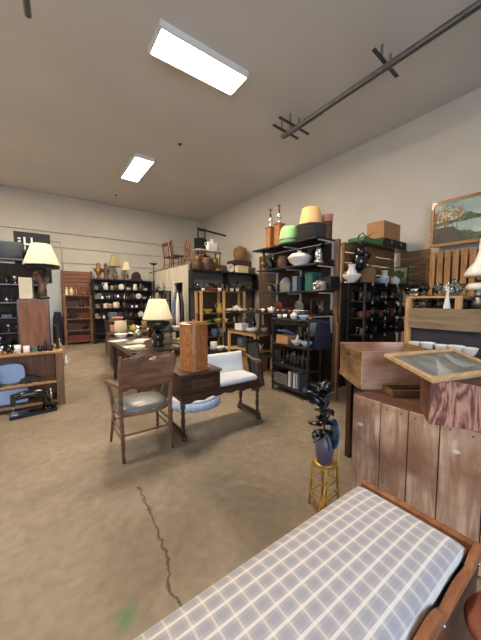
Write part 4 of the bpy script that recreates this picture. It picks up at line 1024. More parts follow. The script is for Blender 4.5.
# ================================================================ inner room (corrugated) at the right rear
IX, IY, IZ = 3.62, 7.55, 2.56
m = MB()
def corrug(m, y0, y1, z0, z1, x):
    n = max(2, int((y1 - y0) / .075))
    for i in range(n):
        a = y0 + (y1 - y0) * i / n; b = y0 + (y1 - y0) * (i + 1) / n; c = (a + b) / 2; o = .04 if i % 2 else 0
        m.box(x - o, x + .03, a, b, z0, z1)
dy0, dy1, dz = 8.05, 8.75, 2.05
corrug(m, IY + .05, dy0, 0, IZ, IX); corrug(m, dy1, YB, 0, IZ, IX); corrug(m, dy0, dy1, dz, IZ, IX)
struct(m, 'wall_partition', 'corrugated')
struct(box(IX - .03, XR, IY, IY + .05, 0, IZ), 'wall_partition_front', 'dark_grey_wall')
struct(box(IX - .02, XR, IY - .02, YB, IZ, IZ + .04), 'ceiling_partition', 'shelf_oak_x', .002)
m = MB(); m.box(IX - .03, IX + .05, dy0 - .06, dy0, 0, dz + .06).box(IX - .03, IX + .05, dy1, dy1 + .06, 0, dz + .06).box(IX - .03, IX + .05, dy0, dy1, dz, dz + .06)
struct(m, 'trim_3', 'white')
# dark shelving beside the corrugated wall
t = shelf_unit('side_shelving', 'black shelving standing along the white corrugated partition', 'shelving', 3.22, 3.58, 8.95, 10.05, [.3, .75, 1.15, 1.5, 1.8], [(x, y) for x in (3.25, 3.55) for y in (8.98, 10.02)], 1.8)
for i, z in enumerate([.75, 1.15, 1.5, 1.8]):
    row((3.38, 9.02), (3.38, 10.0), z, POOL_BACK, 'on %s board beside corrugated partition' % ['lowest', 'second', 'third', 'fourth', 'top'][i], .26 if i < 3 else .35, .03, (1., 1.25), seed=80 + i)

# stuff on the inner room roof
RZF = IZ + .04
def wooden_chair(loc, rz, rx, label, mat='rust'):
    t = thing('wooden_chair', label, 'chair', loc, rz, 'old chairs piled on the partition roof'); t.rotation_euler = (rx, 0, rz)
    MB().box(-.2, .2, -.2, .2, .43, .46).build('seat', mat, t, .006)
    for sx in (-1, 1):
        MB().tube([(sx * .19, -.2, 0), (sx * .17, -.17, .43)], .016).build('leg', mat, t)
        MB().tube([(sx * .19, .2, 0), (sx * .17, .18, .43), (sx * .19, .25, .95)], .016).build('leg', mat, t)
        MB().tube([(sx * .18, -.18, .2), (sx * .18, .19, .2)], .01).build('stretcher', mat, t)
    m = MB(); m.box(-.2, .2, .235, .255, .82, .95); m.build('backrest', mat, t, .01)
    for k in range(4): MB().tube([(-.12 + k * .08, .19, .46), (-.12 + k * .08, .24, .83)], .008).build('spindle', mat, t)
    return t
wooden_chair((3.98, 9.9, RZF + .0), R(100), 0, 'reddish wooden chair on the partition roof, farthest left')
wooden_chair((4.0, 9.35, RZF), R(80), 0, 'brown wooden chair in the middle of the partition roof edge', 'brown')
wooden_chair((4.75, 8.9, RZF), R(120), 0, 'reddish wooden chair on the partition roof behind the dark ladder', 'rust')
# spinning wheel
t = thing('spinning_wheel', 'reddish brown spinning wheel among the chairs on the partition roof', 'spinning wheel', (3.95, 8.45, RZF), R(80))
T = Matrix.Rotation(R(90), 3, 'X')
m = MB(); pts = [(.27 * math.cos(2 * math.pi * i / 28), 0, .55 + .27 * math.sin(2 * math.pi * i / 28)) for i in range(29)]
m.tube(pts, .018, 8).build('wheel_rim', 'rust', t)
m = MB()
for i in range(8): a = math.pi * i / 4; m.tube([(0, 0, .55), (.26 * math.cos(a), 0, .55 + .26 * math.sin(a))], .008, 6)
m.ball((0, 0, .55), .035).build('spokes', 'rust', t)
m = MB(); m.tube([(-.3, -.03, 0), (-.05, -.03, .5)], .014).tube([(.35, .03, 0), (.05, .03, .5)], .014).tube([(0, .1, 0), (0, .03, .55)], .012).bar((-.35, 0, .16), (.4, 0, .24), .09, .03).build('frame', 'rust', t)
# tall black ladder frame on the roof corner
p = PY(188, 260, 8.3)
t = thing('step_ladder', 'dark metal ladder frame standing on the partition roof by the corner', 'ladder', (4.45, 8.42, RZF))
m = MB()
for x in (-.13, .13): MB().bar((x, 0, 0), (x, 0, 1.3), .035, .03).build('rail', 'black_paint', t)
for k in range(5): MB().bar((-.13, 0, .2 + k * .25), (.13, 0, .2 + k * .25), .03).build('rung', 'black_paint', t)
MB().bar((-.13, 0, 1.25), (.95, -.02, 1.15), .05, .05).build('top_arm', 'black_paint', t)
MB().box(-.28, .16, -.08, .0, .55, .92).build('panel', 'black_paint', t)
# table on the roof with pitchers
tx0, tx1 = PY(195, 250, 8.0).x, PY(223, 250, 8.0).x; tz = PY(208, 250.5, 8.0).z
t = thing('white_top_table', 'small table with a white top raised on the partition roof', 'table', ((tx0 + tx1) / 2, 8.02, RZF))
box(-(tx1 - tx0) / 2, (tx1 - tx0) / 2, -.15, .2, tz - RZF - .03, tz - RZF).build('tabletop', 'white', t, .006)
for sx in (-1, 1):
    for sy in (-1, 1): MB().tube([(sx * .33, .02 + sy * .14, 0), (sx * .33, .02 + sy * .14, tz - RZF - .03)], .018).build('leg', 'dark_wood', t)
px_ = [PY(q, 245, 7.95).x for q in (208.5, 212.5, 216)]
put([('pitcher', 'white', px_[0], 7.95, tz, 1.15, R(0)), ('vase', 'white', px_[1], 8.0, tz, 1.55, 0), ('canister', 'white', px_[2], 7.95, tz, 1.6, 0)], 'on the white topped roof table')
p = PY(244, 256, 7.8)
t = thing('wicker_hamper', 'large round tan wicker hamper on the partition roof at right', 'basket', (p.x - .05, 7.95, tz - .38 + .12))
MB().lathe([(0, 0), (.2, 0), (.24, .2), (.23, .4), (.18, .46), (0, .48)], 28).build('body', 'wicker', t)
MB().tube([(-.1, 0, .46), (-.06, 0, .52), (.06, 0, .52), (.1, 0, .46)], .012).build('handle', 'wicker', t)
hz_ = tz - .38 + .12
t = thing('storage_chest', 'dark trunk under the wicker hamper on the partition roof', 'trunk', (p.x - .08, 7.95, RZF))
box(-.38, .38, -.2, .2, 0, hz_ - RZF - .002).build('body', 'dark_brown', t, .01); box(-.39, .39, -.21, .21, (hz_ - RZF) * .7, (hz_ - RZF) * .76).build('band', 'brass', t)
row((3.8, 7.68), (4.9, 7.68), RZF, [('kettle', 'brass'), ('crock', 'brass'), ('basket', 'wicker'), ('wooden_box', 'dark_brown'), ('pitcher', 'copper')], 'on partition roof front edge', .4, .05, (1., 1.2), seed=91)
p = PY(230, 268, 7.4)
# front shelves on the inner room (glass cabinet) -------------------------
FX0, FX1 = PY(192, 280, 7.3).x, 5.95
zA = PY(215, 271, 7.3).z; zB = PY(215, 288, 7.3).z
t = thing('wall_shelf', 'two black shelves of clear glass jars fixed on the partition front', 'shelf', ((FX0 + FX1) / 2, 7.40, 0))
hw = (FX1 - FX0) / 2
for z in (zA, zB): box(-hw, hw, -.15, .15, z - .03, z).build('shelf_board', 'black_paint', t, .002)
for x in (-hw + .02, 0, hw - .02): box(x - .015, x + .015, -.13, .15, zB, zA).build('divider', 'black_paint', t)
for x in (-hw + .02, 0, hw - .02): box(x - .02, x + .02, .11, .15, 0, zB).build('post', 'black_paint', t)
row((FX0 + .05, 7.33), (FX1 - .1, 7.33), zB, [('jar', 'clear_glass'), ('tumbler', 'clear_glass'), ('goblet', 'clear_glass'), ('vase', 'clear_glass'), ('pitcher', 'clear_glass')], 'on the black partition shelf', .32, .02, (.9, 1.05), seed=95)
its = row((FX0 + .05, 7.36), (FX1 - 1.1, 7.36), zA, [('kettle', 'brass'), ('wooden_box', 'dark_brown'), ('crock', 'brown'), ('teapot', 'copper'), ('basket', 'wicker')], 'above the glass jars on partition', .4, .05, (1.3, 1.7), seed=97)
t = thing('wall_clock', 'round white faced clock standing above the glass jars', 'clock', (PY(230, 268, 7.35).x, 7.33, zA))
T = Matrix.Rotation(R(90), 3, 'X')
MB().lathe([(0, .0), (.13, .0), (.13, .03), (.11, .03), (.11, .022), (0, .022)], 28, (0, 0, .13), T).build('case', 'white', t)
MB().box(-.004, .004, -.03, -.024, .13, .21).box(0, .05, -.03, -.024, .127, .133).build('hands', 'black_paint', t)
tag(MB().box(-.2, .2, -.1, .1, 0, .2).box(-.21, .21, -.11, .11, .2, .23).build('cream_tin', 'cream', None, .01, (PY(242, 268, 7.38).x, 7.40, zA + .001)), 'cream bread tin beside the white clock', 'tin')

# wood cubby shelving under them
cz = [PY(215, y, 7.0).z for y in (291, 313, 323, 338)]
cx0, cx1 = PY(199, 310, 7.0).x, PY(244, 310, 7.0).x
t = thing('pine_shelving', 'pine framed shelving with yellow bowls below the glass jar shelves', 'shelving', ((cx0 + cx1) / 2, 7.1, 0))
hw = (cx1 - cx0) / 2
for z in (cz[0], cz[1], cz[2], .45, .1): box(-hw, hw, -.17, .17, z - .025, z).build('shelf_board', 'shelf_oak_x', t, .002)
for x in (-hw + .04, 0, hw - .04):
    for y in (-.16, .14): box(x - .04, x + .04, y - .02, y + .02, 0, cz[0]).build('post', 'pine', t, .003)
box(-hw, hw, .165, .17, .1, cz[0]).build('back_panel', 'dark_brown', t)
xm = (cx0 + cx1) / 2
put([('bowl', 'yellow', cx0 + .3, 7.02, cz[1], 1.4, 0), ('bowl', 'green', cx0 + .3, 7.02, cz[2], 1.2, 0), ('bowl', 'yellow', cx0 + .62, 7.0, cz[2], 1.6, 0), ('pitcher', 'yellow', cx0 + .5 + .2, 7.05, cz[1], 1.3, 0), ('stacked_plates', 'white', cx1 - .3, 7.02, cz[1], 1.2, 0), ('bowl', 'white', cx1 - .62, 7.02, cz[1], 1.2, 0), ('crock', 'cream', cx1 - .3, 7.02, cz[2], .8, 0), ('teapot', 'white', cx1 - .7, 7.02, cz[2], 1., 0)], 'on the pine shelving')
row((cx0 + .1, 7.05), (cx1 - .1, 7.05), cz[0], [('candlestick', 'copper'), ('tin', 'red'), ('cup', 'white'), ('mug', 'brown'), ('figurine', 'copper'), ('bowl', 'copper')], 'on top of pine shelving', .2, .05, (1., 1.3), seed=99)
row((cx0 + .1, 7.05), (cx1 - .1, 7.05), .45, [('wooden_box', 'dark_brown'), ('crock', 'grey_blue'), ('radio', 'dark_brown')], 'on lower board of the pine shelving', .3, .05, (1., 1.3), seed=101)

# low black platform and tiered stand with white china
q0 = PZ(204, 345); q1 = PZ(243, 352)
t = thing('display_platform', 'low black display platform on the floor covered with white china', 'platform', (4.35, 6.35, 0))
box(-.75, .45, -.28, .28, 0, .18).build('body', 'black_paint', t, .004)
row((3.65, 6.18), (4.75, 6.18), .18, [('bowl', 'cream'), ('cup', 'white'), ('stacked_plates', 'white'), ('teapot', 'cream'), ('bowl', 'white')], 'in front on low black platform', .2, .02, (1., 1.3), seed=103)
row((3.65, 6.45), (4.1, 6.45), .18, [('bowl', 'cream'), ('crock', 'white'), ('stacked_plates', 'white')], 'at the rear of black platform', .2, .02, (1., 1.2), seed=105)
t = thing('tiered_stand', 'black two tier pedestal table draped in black with white dishes', 'stand', (4.5, 6.45, .18))
z1_ = PY(222, 322, 6.4).z - .18; z2_ = PY(230, 311, 6.4).z - .18
box(-.32, .3, -.2, .2, 0, .42).build('lower_block', 'black_fabric', t, .01)
MB().lathe([(.04, .42), (.05, .5), (.03, .7), (.05, z1_ + .1), (.16, z2_ - .06)], 16).build('pedestal', 'black_paint', t)
MB().lathe([(0, z2_ - .06), (.3, z2_ - .03), (.34, z2_ - .02), (.34, z2_), (0, z2_)], 30).build('top_tray', 'black_paint', t)
its = []
for i in range(9):
    a = 2 * math.pi * i / 9 + .3; its.append((('cup', 'bowl', 'teapot')[i % 3] if i % 3 != 2 else 'cup', ('white', 'cream')[i % 2], 4.5 + .24 * math.cos(a), 6.45 + .24 * math.sin(a), z2_ + .18, .9 if i % 3 != 1 else .75, a))
its.append(('teapot', 'white', 4.5, 6.45, z2_ + .18, 1.1, 0))
put(its, 'on the black tiered stand tray')
row((4.2, 6.32), (4.8, 6.32), .60, [('bowl', 'white'), ('stacked_plates', 'cream'), ('cup', 'white'), ('stacked_plates', 'white')], 'on the black tiered stand block', .2, .01, (1., 1.2), seed=107)

# pine display stand in front of right shelves
NX, NY = 3.66, 4.62
zt3 = PX(256, 331, NX).z
NX, NY = 3.47, 4.32
t = thing('display_stand', 'light pine open display table with a lower shelf, left of the black rack', 'table', (NX, NY, 0))
SW, SD, SH = .48, 1.0, .82
for x in (.02, SW - .02):
    for y in (.02, SD - .02): box(x - .025, x + .025, y - .025, y + .025, 0, SH).build('leg', 'pine', t, .003)
m = MB(); m.box(0, SW, -.005, .02, SH - .06, SH).box(0, SW, SD - .02, SD + .005, SH - .06, SH); m.build('rail', 'pine_x', t, .002)
m = MB(); m.box(-.005, .02, .02, SD - .02, SH - .06, SH).box(SW - .02, SW + .005, .02, SD - .02, SH - .06, SH); m.build('side_rail', 'pine_y', t, .002)
box(-.02, SW + .02, -.02, SD + .02, SH, SH + .02).build('tabletop', 'walnut', t, .003)
box(0.0, SW, 0.0, SD, .42, .44).build('lower_shelf', 'pine_x', t, .002)
put([('stacked_plates', 'white', NX + .15, NY + .3, SH + .02, 1.1, 0), ('wooden_box', 'white', NX + .15, NY + .68, SH + .02, 1.1, R(90)), ('bowl', 'white', NX + .36, NY + .15, SH + .02, .8, 0), ('small_lantern', 'black_gloss', NX + .34, NY + .5, SH + .02, 1, 0), ('cloche_clock', 'dark_brown', NX + .36, NY + .82, SH + .02, 1.3, 0)], 'on the pine display table')
put([('teapot', 'white', NX + .25, NY + .2, .44, 1., 0), ('cup', 'white', NX + .2, NY + .5, .44, 1., 0), ('jar', 'copper', NX + .38, NY + .42, .44, 1., 0), ('crock', 'grey_blue', NX + .24, NY + .78, .44, 1.1, 0)], 'on lower shelf of pine display table')
t = thing('wicker_chest', 'greenish tan chest on the floor beneath the pine display table', 'chest', (NX + .24, NY + .35, 0))
box(-.18, .18, -.25, .25, 0, .3).build('body', 'wicker', t, .01); box(-.19, .19, -.26, .26, .3, .36).build('lid', 'grey_board', t, .01)

# ================================================================ RIGHT SHELVES on the partition plane x = 4
WX = 4.0; YN = 2.88; YE = 4.55; DS = .48
struct(box(WX, WX + .05, YN + .02, YE + .3, 0, 2.46), 'wall_divider', 'pegwood')
struct(box(WX - .0, WX + .07, YN - .06, YN + .02, 0, 2.5), 'trim_4', 'oak_post', .003)
lev = [PX(334, y, WX).z for y in (240, 265, 291, 314)]
t = thing('bracket_shelving', 'black bracket shelving on the right divider with trophies and a big pot on top', 'shelving', (WX, YN, 0))
boards = [(lev[0], YN, YE - .05, DS), (lev[1], YN, YE - .2, DS), (lev[2], YN, YE - .2, .42), (lev[3], YN, YE + .25, .62), (.85, YN + .0, 4.22, .42), (.4, YN, 4.22, .42)]
for z, a, b, d in boards: box(-d, -.0, a - YN, b - YN, z - .025, z).build('shelf_board', 'black_paint', t, .002)
for z, a, b, d in boards[:4]:
    for yy in (a + .04, (a + b) / 2, b - .1):
        m = MB(); m.box(-d * .8, -.01, yy - YN - .018, yy - YN + .018, z - .045, z - .026).box(-.022, -.002, yy - YN - .018, yy - YN + .018, z - .32, z - .026)
        m.build('bracket', 'bracket_metal', t, .002)
FY = WX - DS * .5
def onshelf(px, py, z, x=None):           # point on shelf along x plane
    return PX(px, 0 + py, x if x else FY)
def pxy(px, x): d = ray(px, 300); return d.y / d.x * x      # y where the column px meets plane x
# top shelf: trophies, green bowl, pot, lampshade in pot, tin
Z0 = lev[0]
def trophy(px, label, h=.40):
    y = pxy(px, 3.72)
    t = thing('trophy', label, 'trophy', (3.72, y, Z0), 0, 'wooden column trophies')
    MB().box(-.065, .065, -.065, .065, 0, h).build('column', 'oak', t, .004)
    MB().box(-.085, .085, -.085, .085, h, h + .02).box(-.06, .06, -.06, .06, h + .02, h + .035).build('cap', 'oak_x', t, .003)
    MB().lathe([(0, h + .035), (.04, h + .035), (.03, h + .06), (.012, h + .09), (.035, h + .12), (.045, h + .17), (.02, h + .2), (.014, h + .24)], 14).build('cup', 'silver', t)
    MB().tube([(0, 0, h + .23), (-.01, 0, h + .28), (0, 0, h + .34)], [.02, .018, .012]).ball((0, 0, h + .36), .018).tube([(0, 0, h + .32), (-.06, 0, h + .37)], .006).tube([(0, 0, h + .32), (.05, .02, h + .4)], .006).build('figure', 'brass', t)
trophy(270, 'left of the two wooden column trophies on the high right shelf')
trophy(278.5, 'right of the two wooden column trophies on the high right shelf', .42)
y = pxy(289, 3.66)
t = thing('upturned_tub', 'pale green domed tub standing on the high right shelf', 'tub', (3.66, y, Z0))
MB().lathe([(.19, 0), (.195, .03), (.185, .13), (.168, .24), (.13, .30), (0, .315)], 28).build('dome', 'mint', t)
MB().lathe([(.195, .05), (.203, .065), (.193, .08)], 28, cap=False).build('band', 'steel', t)
y = pxy(310, 3.70) + .03
t = thing('canning_pot', 'large dark speckled enamel pot at the near end of the high shelf', 'pot', (3.72, y, Z0))
MB().lathe([(0, 0), (.2, 0), (.225, .03), (.24, .2), (.26, .22), (.262, .235), (.25, .235), (.225, .2), (.21, .03), (0, .02)], 32).build('body', 'enamel', t)
for s in (-1, 1):
    a = R(30) if s > 0 else R(210)
    u = Vector((math.cos(a), math.sin(a), 0)); v = Vector((-u.y, u.x, 0))
    MB().tube([u * .24 + v * .06 + Vector((0, 0, .18)), u * .29 + v * .04 + Vector((0, 0, .17)), u * .29 - v * .04 + Vector((0, 0, .17)), u * .24 - v * .06 + Vector((0, 0, .18))], .009).build('handle', 'enamel', t)
t = thing('tan_lampshade', 'tan tapered lampshade sitting upside in the big enamel pot', 'lamp shade', (3.72, y, Z0 + .02))
lampshade(MB(), .21, .14, .16, .50, 32).build('shade', 'shade_tan', t)
MB().tube([(0, 0, 0), (0, 0, .17)], .01).lathe([(0, 0), (.06, 0), (.06, .01), (0, .01)], 12).tube([(-.19, 0, .17), (.19, 0, .17)], .004, 6).build('frame', 'brass', t)
y = YN + .03
t = thing('stoneware_jar', 'tall brown jar with a pinkish tin lid at the near end of the high shelf', 'jar', (3.90, YN + .09, Z0))
MB().lathe([(0, 0), (.075, 0), (.078, .02), (.078, .27), (.07, .29), (0, .29)], 20).build('body', 'brown', t)
MB().lathe([(0, .29), (.088, .29), (.088, .38), (.092, .385), (.092, .40), (0, .40)], 20).build('lid', 'pink', t)
# dried branch in jar
# second shelf
Z1 = lev[1]
put([('oil_lamp', 'brass', 3.70, pxy(263.5, 3.70), Z1, 1.05, 0), ('vase', 'pewter', 3.75, pxy(270, 3.75), Z1, 1.2, 0), ('crock', 'brown', 3.75, pxy(283, 3.75), Z1, 1.15, 0), ('mantel_clock', 'dark_brown', 3.85, pxy(277, 3.85), Z1, 1.0, R(-90)), ('tureen', 'white', 3.68, pxy(299, 3.68), Z1, 1.35, 0), ('small_lantern', 'silver', 3.68, pxy(319, 3.68) + .02, Z1, 1.0, 0), ('cloche_clock', 'amber_glass', 3.85, pxy(323, 3.85), Z1, 1.6, 0)], 'on second high right shelf')
Z2 = lev[2]
y0, y1 = pxy(302, 3.72), pxy(296, 3.72)
def carton(px, w, h, mat, label, z=Z2, x=3.72, d=.12, cat='box', name='carton'):
    y = pxy(px, x); return tag(MB().box(-d, d, -w / 2, w / 2, 0, h).box(-d - .002, d + .002, -w / 2 - .002, w / 2 + .002, h * .82, h).build(name, mat, None, .004, (x, y, z + .001)), label, cat)
carton(313, .16, .30, 'teal', 'teal green carton on the third right shelf')
carton(299, .10, .26, 'grey_blue', 'grey blue upright carton left of the teal one')
carton(303.8, .07, .24, 'navy', 'narrow navy carton between the grey blue and teal cartons')
carton(289, .24, .17, 'tin_grey', 'low grey metal box on the third right shelf')
carton(328, .26, .22, 'black_paint', 'large dull black case at the near end of the third shelf', x=3.8)
put([('camera', 'silver', 3.62, pxy(319.5, 3.62), Z2, 1.5, R(-90)), ('kettle', 'dark_brown', 3.75, pxy(271, 3.75), Z2, 1.1, 0)], 'on third right shelf')
# dish shelf
Z3 = lev[3]
its = []; rnd = random.Random(77)
yy = YN + .1; k = 0
while yy < YE + .05:
    kd, mt = rnd.choice([('cup', 'white'), ('bowl', 'white'), ('teapot', 'silver'), ('cup', 'copper'), ('bowl', 'silver'), ('teapot', 'white'), ('tureen', 'white'), ('toy_car', 'silver'), ('cup', 'grey_blue')])
    s = rnd.uniform(.75, 1.05) * (.6 if kd == 'tureen' else 1); r = RAD[kd] * s
    its.append((kd, mt, 3.50 + rnd.uniform(-.02, .02), yy + r, Z3, s, rnd.uniform(0, 6))); yy += 2 * r + .015
put(its, 'along the right dish shelf')
its = [('plate', 'rust', 3.82, pxy(277, 3.8), Z3, .9, R(0)), ('plate', 'tin_grey', 3.82, pxy(298, 3.8), Z3, .9, R(0)), ('bowl', 'brown', 3.8, pxy(287, 3.8), Z3, 1., 0), ('pitcher', 'dark_brown', 3.8, pxy(322, 3.8), Z3, 1., 0), ('book', 'dark_brown', 3.8, pxy(314, 3.8), Z3, 1., R(90))]
put(its, 'at the back of the right dish shelf')
row((3.86, YN + .1), (3.86, 4.25), lev[2], POOL_BACK, 'at the rear of third right shelf', .35, .02, (1., 1.3), seed=201)
row((3.88, YN + .35), (3.88, 4.25), lev[1], [('bottle', 'dark_brown'), ('vase', 'brown'), ('candlestick', 'copper'), ('jar', 'pewter'), ('kettle', 'dark_brown')], 'at the rear of second high right shelf', .38, .02, (1., 1.3), seed=202)
row((3.80, YN + .1), (3.80, 4.15), .85, POOL_BACK, 'behind the black rack on right shelves', .33, .03, (1., 1.3), seed=111)
row((3.80, YN + .1), (3.80, 4.15), .4, [('crock', 'dark_brown'), ('wooden_box', 'dark_brown'), ('bottle', 'amber_glass'), ('kettle', 'pewter')], 'on the lowest right shelf behind the rack', .4, .03, (1., 1.4), seed=113)

# ================================================================ BLACK ETAGERE
EX, EY, EW, ED = 3.10, 2.62, .36, .88          # near front corner, depth in x, length in y
t = thing('black_rack', 'black four shelf rack with turned posts and curved shelf ends', 'rack', (EX, EY, 0))
ez = [1.20, .80, .46, .12]
def dshape(w, l, r=.12):
    pts = []
    for cx, cy, a0 in ((r, r, 180), (w - r, r, 270), (w - r, l - r, 0), (r, l - r, 90)):
        for k in range(5): a = R(a0 + 90 * k / 4); pts.append((cx + r * math.cos(a), cy + r * math.sin(a)))
    return pts
for z in ez: MB().prism(dshape(EW, ED), z - .028, z, 'xy').build('shelf', 'black_paint', t, .004)
box(.03, .05, .1, ED - .1, 1.11, 1.172).build('apron', 'black_paint', t, .003)
for x in (.045, EW - .045):
    for y in (.06, ED - .06):
        for a, b in zip(ez[1:] , ez[:-1]):
            h = b - a - .028
            MB().lathe([(.018, a), (.022, a + .06 * h), (.012, a + .12 * h), (.024, a + .3 * h), (.012, a + .45 * h), (.026, a + .6 * h), (.012, a + .8 * h), (.02, a + .9 * h), (.018, b - .028)], 10, (x, y, 0)).build('turned_post', 'black_paint', t)
        MB().lathe([(.012, 0), (.022, .03), (.015, .06), (.02, .092)], 10, (x, y, 0)).build('foot', 'black_paint', t)
# wares on it
t = thing('cardboard_case', 'open tan cardboard case with a blue booklet on the black rack', 'box', (EX + .17, EY + .62, ez[1]))
m = MB(); m.box(-.12, .08, -.13, -.12, 0, .13).box(-.12, .08, .12, .13, 0, .13).box(-.12, -.11, -.12, .12, 0, .13).box(.07, .08, -.12, .12, 0, .13).box(-.11, .07, -.12, .12, 0, .01).build('tray', 'cardboard', t)
T = MB(); T.bar((.0, -.10, .17), (.0, .12, .17), .2, .02, (0.35, 0, .9)).build('booklet', 'blue', t)
MB().bar((.08, -.0, .13), (.12, 0, .28), .25, .01, (1, 0, 0)).build('flap', 'black_paint', t)
put([('bowl', 'white', EX + .12, EY + .36, ez[1], .9, 0), ('bowl', 'pale_blue', EX + .12, EY + .16, ez[1], .9, 0), ('candlestick', 'copper', EX + .22, EY + .28, ez[1], .8, 0), ('pitcher', 'silver', EX + .24, EY + .46, ez[1], .7, 0)], 'on the second shelf of the black rack')
row((EX + .14, EY + .12), (EX + .14, EY + .8), ez[2], [('bottle', 'black_gloss'), ('candlestick', 'black_gloss'), ('goblet', 'black_gloss'), ('bottle', 'dark_brown')], 'on the third shelf of black rack', .26, .012, (.8, 1.), seed=121)
t = thing('grey_box', 'grey metal box at the left of the lowest rack shelf', 'box', (EX + .16, EY + .64, ez[3]))
box(-.1, .1, -.14, .14, 0, .19).build('body', 'tin_grey', t, .01); box(-.104, .104, -.144, .144, .15, .19).build('lid', 'tin_grey', t, .008)
for i, (mt, th, lb) in enumerate((('paper', .06, 'thick off-white book'), ('blue', .03, 'blue book'), ('paper', .05, 'narrow off-white book'), ('pale_blue', .03, 'pale blue book'), ('grey_blue', .03, 'grey blue book'))):
    y = EY + .46 - [0, .055, .105, .155, .195][i]
    m = MB(); m.box(-.09, .09, -th / 2, -th / 2 + .004, 0, .24).box(-.09, .09, th / 2 - .004, th / 2, 0, .24).box(-.09, -.086, -th / 2, th / 2, 0, .24).box(-.086, .085, -th / 2 + .004, th / 2 - .004, .004, .236)
    tag(m.build('book', mt, None, 0, (EX + .16, y, ez[3] + .001)), lb + ' upright on the lowest shelf of black rack', 'book', 'books on the black rack')
row((EX + .12, EY + .02 + .08), (EX + .12, EY + .24), ez[3], [('cup', 'blue'), ('jar', 'clear_glass')], 'at the right end of the lowest rack shelf', .2, .01, (.7, .9), seed=124)
its = []; rnd = random.Random(9); yy = EY + .06
while yy < EY + ED - .1:
    kd, mt = rnd.choice([('cup', 'white'), ('bowl', 'pale_blue'), ('toy_car', 'silver'), ('cup', 'copper'), ('teapot', 'white')]); s = rnd.uniform(.65, .85); r = RAD[kd] * s
    its.append((kd, mt, EX + .15, yy + r, ez[0], s, rnd.uniform(0, 6))); yy += 2 * r + .012
put(its, 'on the top of the black rack')
# navy cloth draped at the right of the rack
m = MB(); vs = []; fs = []; n = 10; k = 8
for side in (0, 1):
    for j in range(k + 1):
        for i in range(n + 1):
            u = i / n; v = j / k; vs.append((.012 * side + .02 * math.sin(u * 14 + v) * (v + .2), (u - .5) * (.22 + .1 * v), -.42 * v + .0))
N = (n + 1) * (k + 1)
for j in range(k):
    for i in range(n): a = j * (n + 1) + i; fs += [(a, a + 1, a + n + 2, a + n + 1), (a + N, a + N + n + 1, a + N + n + 2, a + N + 1)]
rim = list(range(n + 1)) + [j * (n + 1) + n for j in range(1, k + 1)] + [k * (n + 1) + i for i in range(n - 1, -1, -1)] + [j * (n + 1) for j in range(k - 1, 0, -1)]
fs += [(rim[q], rim[(q + 1) % len(rim)], rim[(q + 1) % len(rim)] + N, rim[q] + N) for q in range(len(rim))]
m.add(vs, fs, True)
p = PX(326, 333, 3.35)
tag(m.build('navy_cloth', 'navy', None, 0, (EX + .24, EY - .05, 1.19), R(75)), 'dark navy cloth hanging at the near end of the black rack', 'cloth')
# tall plank and leaning mirror
p0_ = PZ(332, 402)
tag(box(-.05, .05, -.015, .015, 0, 1.16).build('upright_board', 'shelf_oak', None, .003, (3.52, 2.46, 0), R(20)), 'brown upright board between the black rack and the crate', 'board')
t = thing('leaning_mirror', 'dark framed mirror leaning against the left end of the black rack', 'mirror', (2.98, 3.60, 0), R(8)); t.rotation_euler = (R(-10), 0, R(20))
m = MB(); m.box(-.2, .2, 0, .03, 0, .05).box(-.2, .2, 0, .03, .78, .83).box(-.2, -.15, 0, .03, .05, .78).box(.15, .2, 0, .03, .05, .78); m.build('frame', 'dark_wood', t, .006)
box(-.15, .15, .008, .018, .05, .78).build('glass', 'tin_grey', t)

# ================================================================ NOOK beside the divider
NYB = 2.80; NXR = 5.80
t = thing('nook_shelving', 'dark shelving in the right corner under slatted crates', 'shelving', (4.08, NYB, 0))
nz = [PX(345, y, 4.12).z for y in (282, 299.5, 316, 334)]
nz = [CH + (300 - y) * 4.3 / 278 for y in (282, 301, 318, 336)] + [.4]
for z in nz: box(0, NXR - 4.08, -.42, -.08, z - .02, z).build('shelf_board', 'black_paint', t, .002)
for x in (.04, .85, NXR - 4.12): box(x - .012, x + .012, -.12, -.09, .05, nz[0] - .02).build('upright', 'dark_steel', t)
for x in (.04, NXR - 4.12): box(x - .015, x + .015, -.41, -.38, 0, nz[0] - .02).build('upright', 'dark_steel', t)
box(-.09, NXR - 4.08, -.07, -.04, .05, nz[0]).build('back_panel', 'dark_brown', t)
# price tags on shelf edges
m = MB()
for z in nz[:4]:
    for x in (.2, .62, 1.0): m.box(x, x + .03, -.426, -.42, z - .05, z - .005)
m.build('price_tags', 'paper', t)
def slat_crate(name, loc, rz, L, H, n, vertical, label, mat):
    t = thing(name, label, 'crate', loc, rz)
    m = MB()
    if vertical:
        st = L / n
        for i in range(n): box(i * st + .008, (i + 1) * st - st * .28, 0, .018, 0, H).build('slat', mat, t, .002)
        box(0, L, .018, .04, H * .04, H * .12).build('rail', 'slat_x', t); box(0, L, .018, .04, H * .86, H * .96).build('rail', 'slat_x', t)
    else:
        st = H / n
        for i in range(n): box(0, L, 0, .018, i * st + st * .12, (i + 1) * st).build('slat', mat, t, .002)
        for x in (0, L - .05, L / 2): box(x, x + .05, .018, .05, 0, H).build('post', 'slat', t)
    return t
zc0 = nz[0]; zc1 = CH + (300 - 247) * 4.9 / 278
slat_crate('slatted_crate', (4.03, NYB - .072, zc0 + .001), 0, NXR - .12 - 4.03, zc1 - zc0, 4, False, 'wide slatted wooden crate panel behind the white pitchers', 'slat_x')
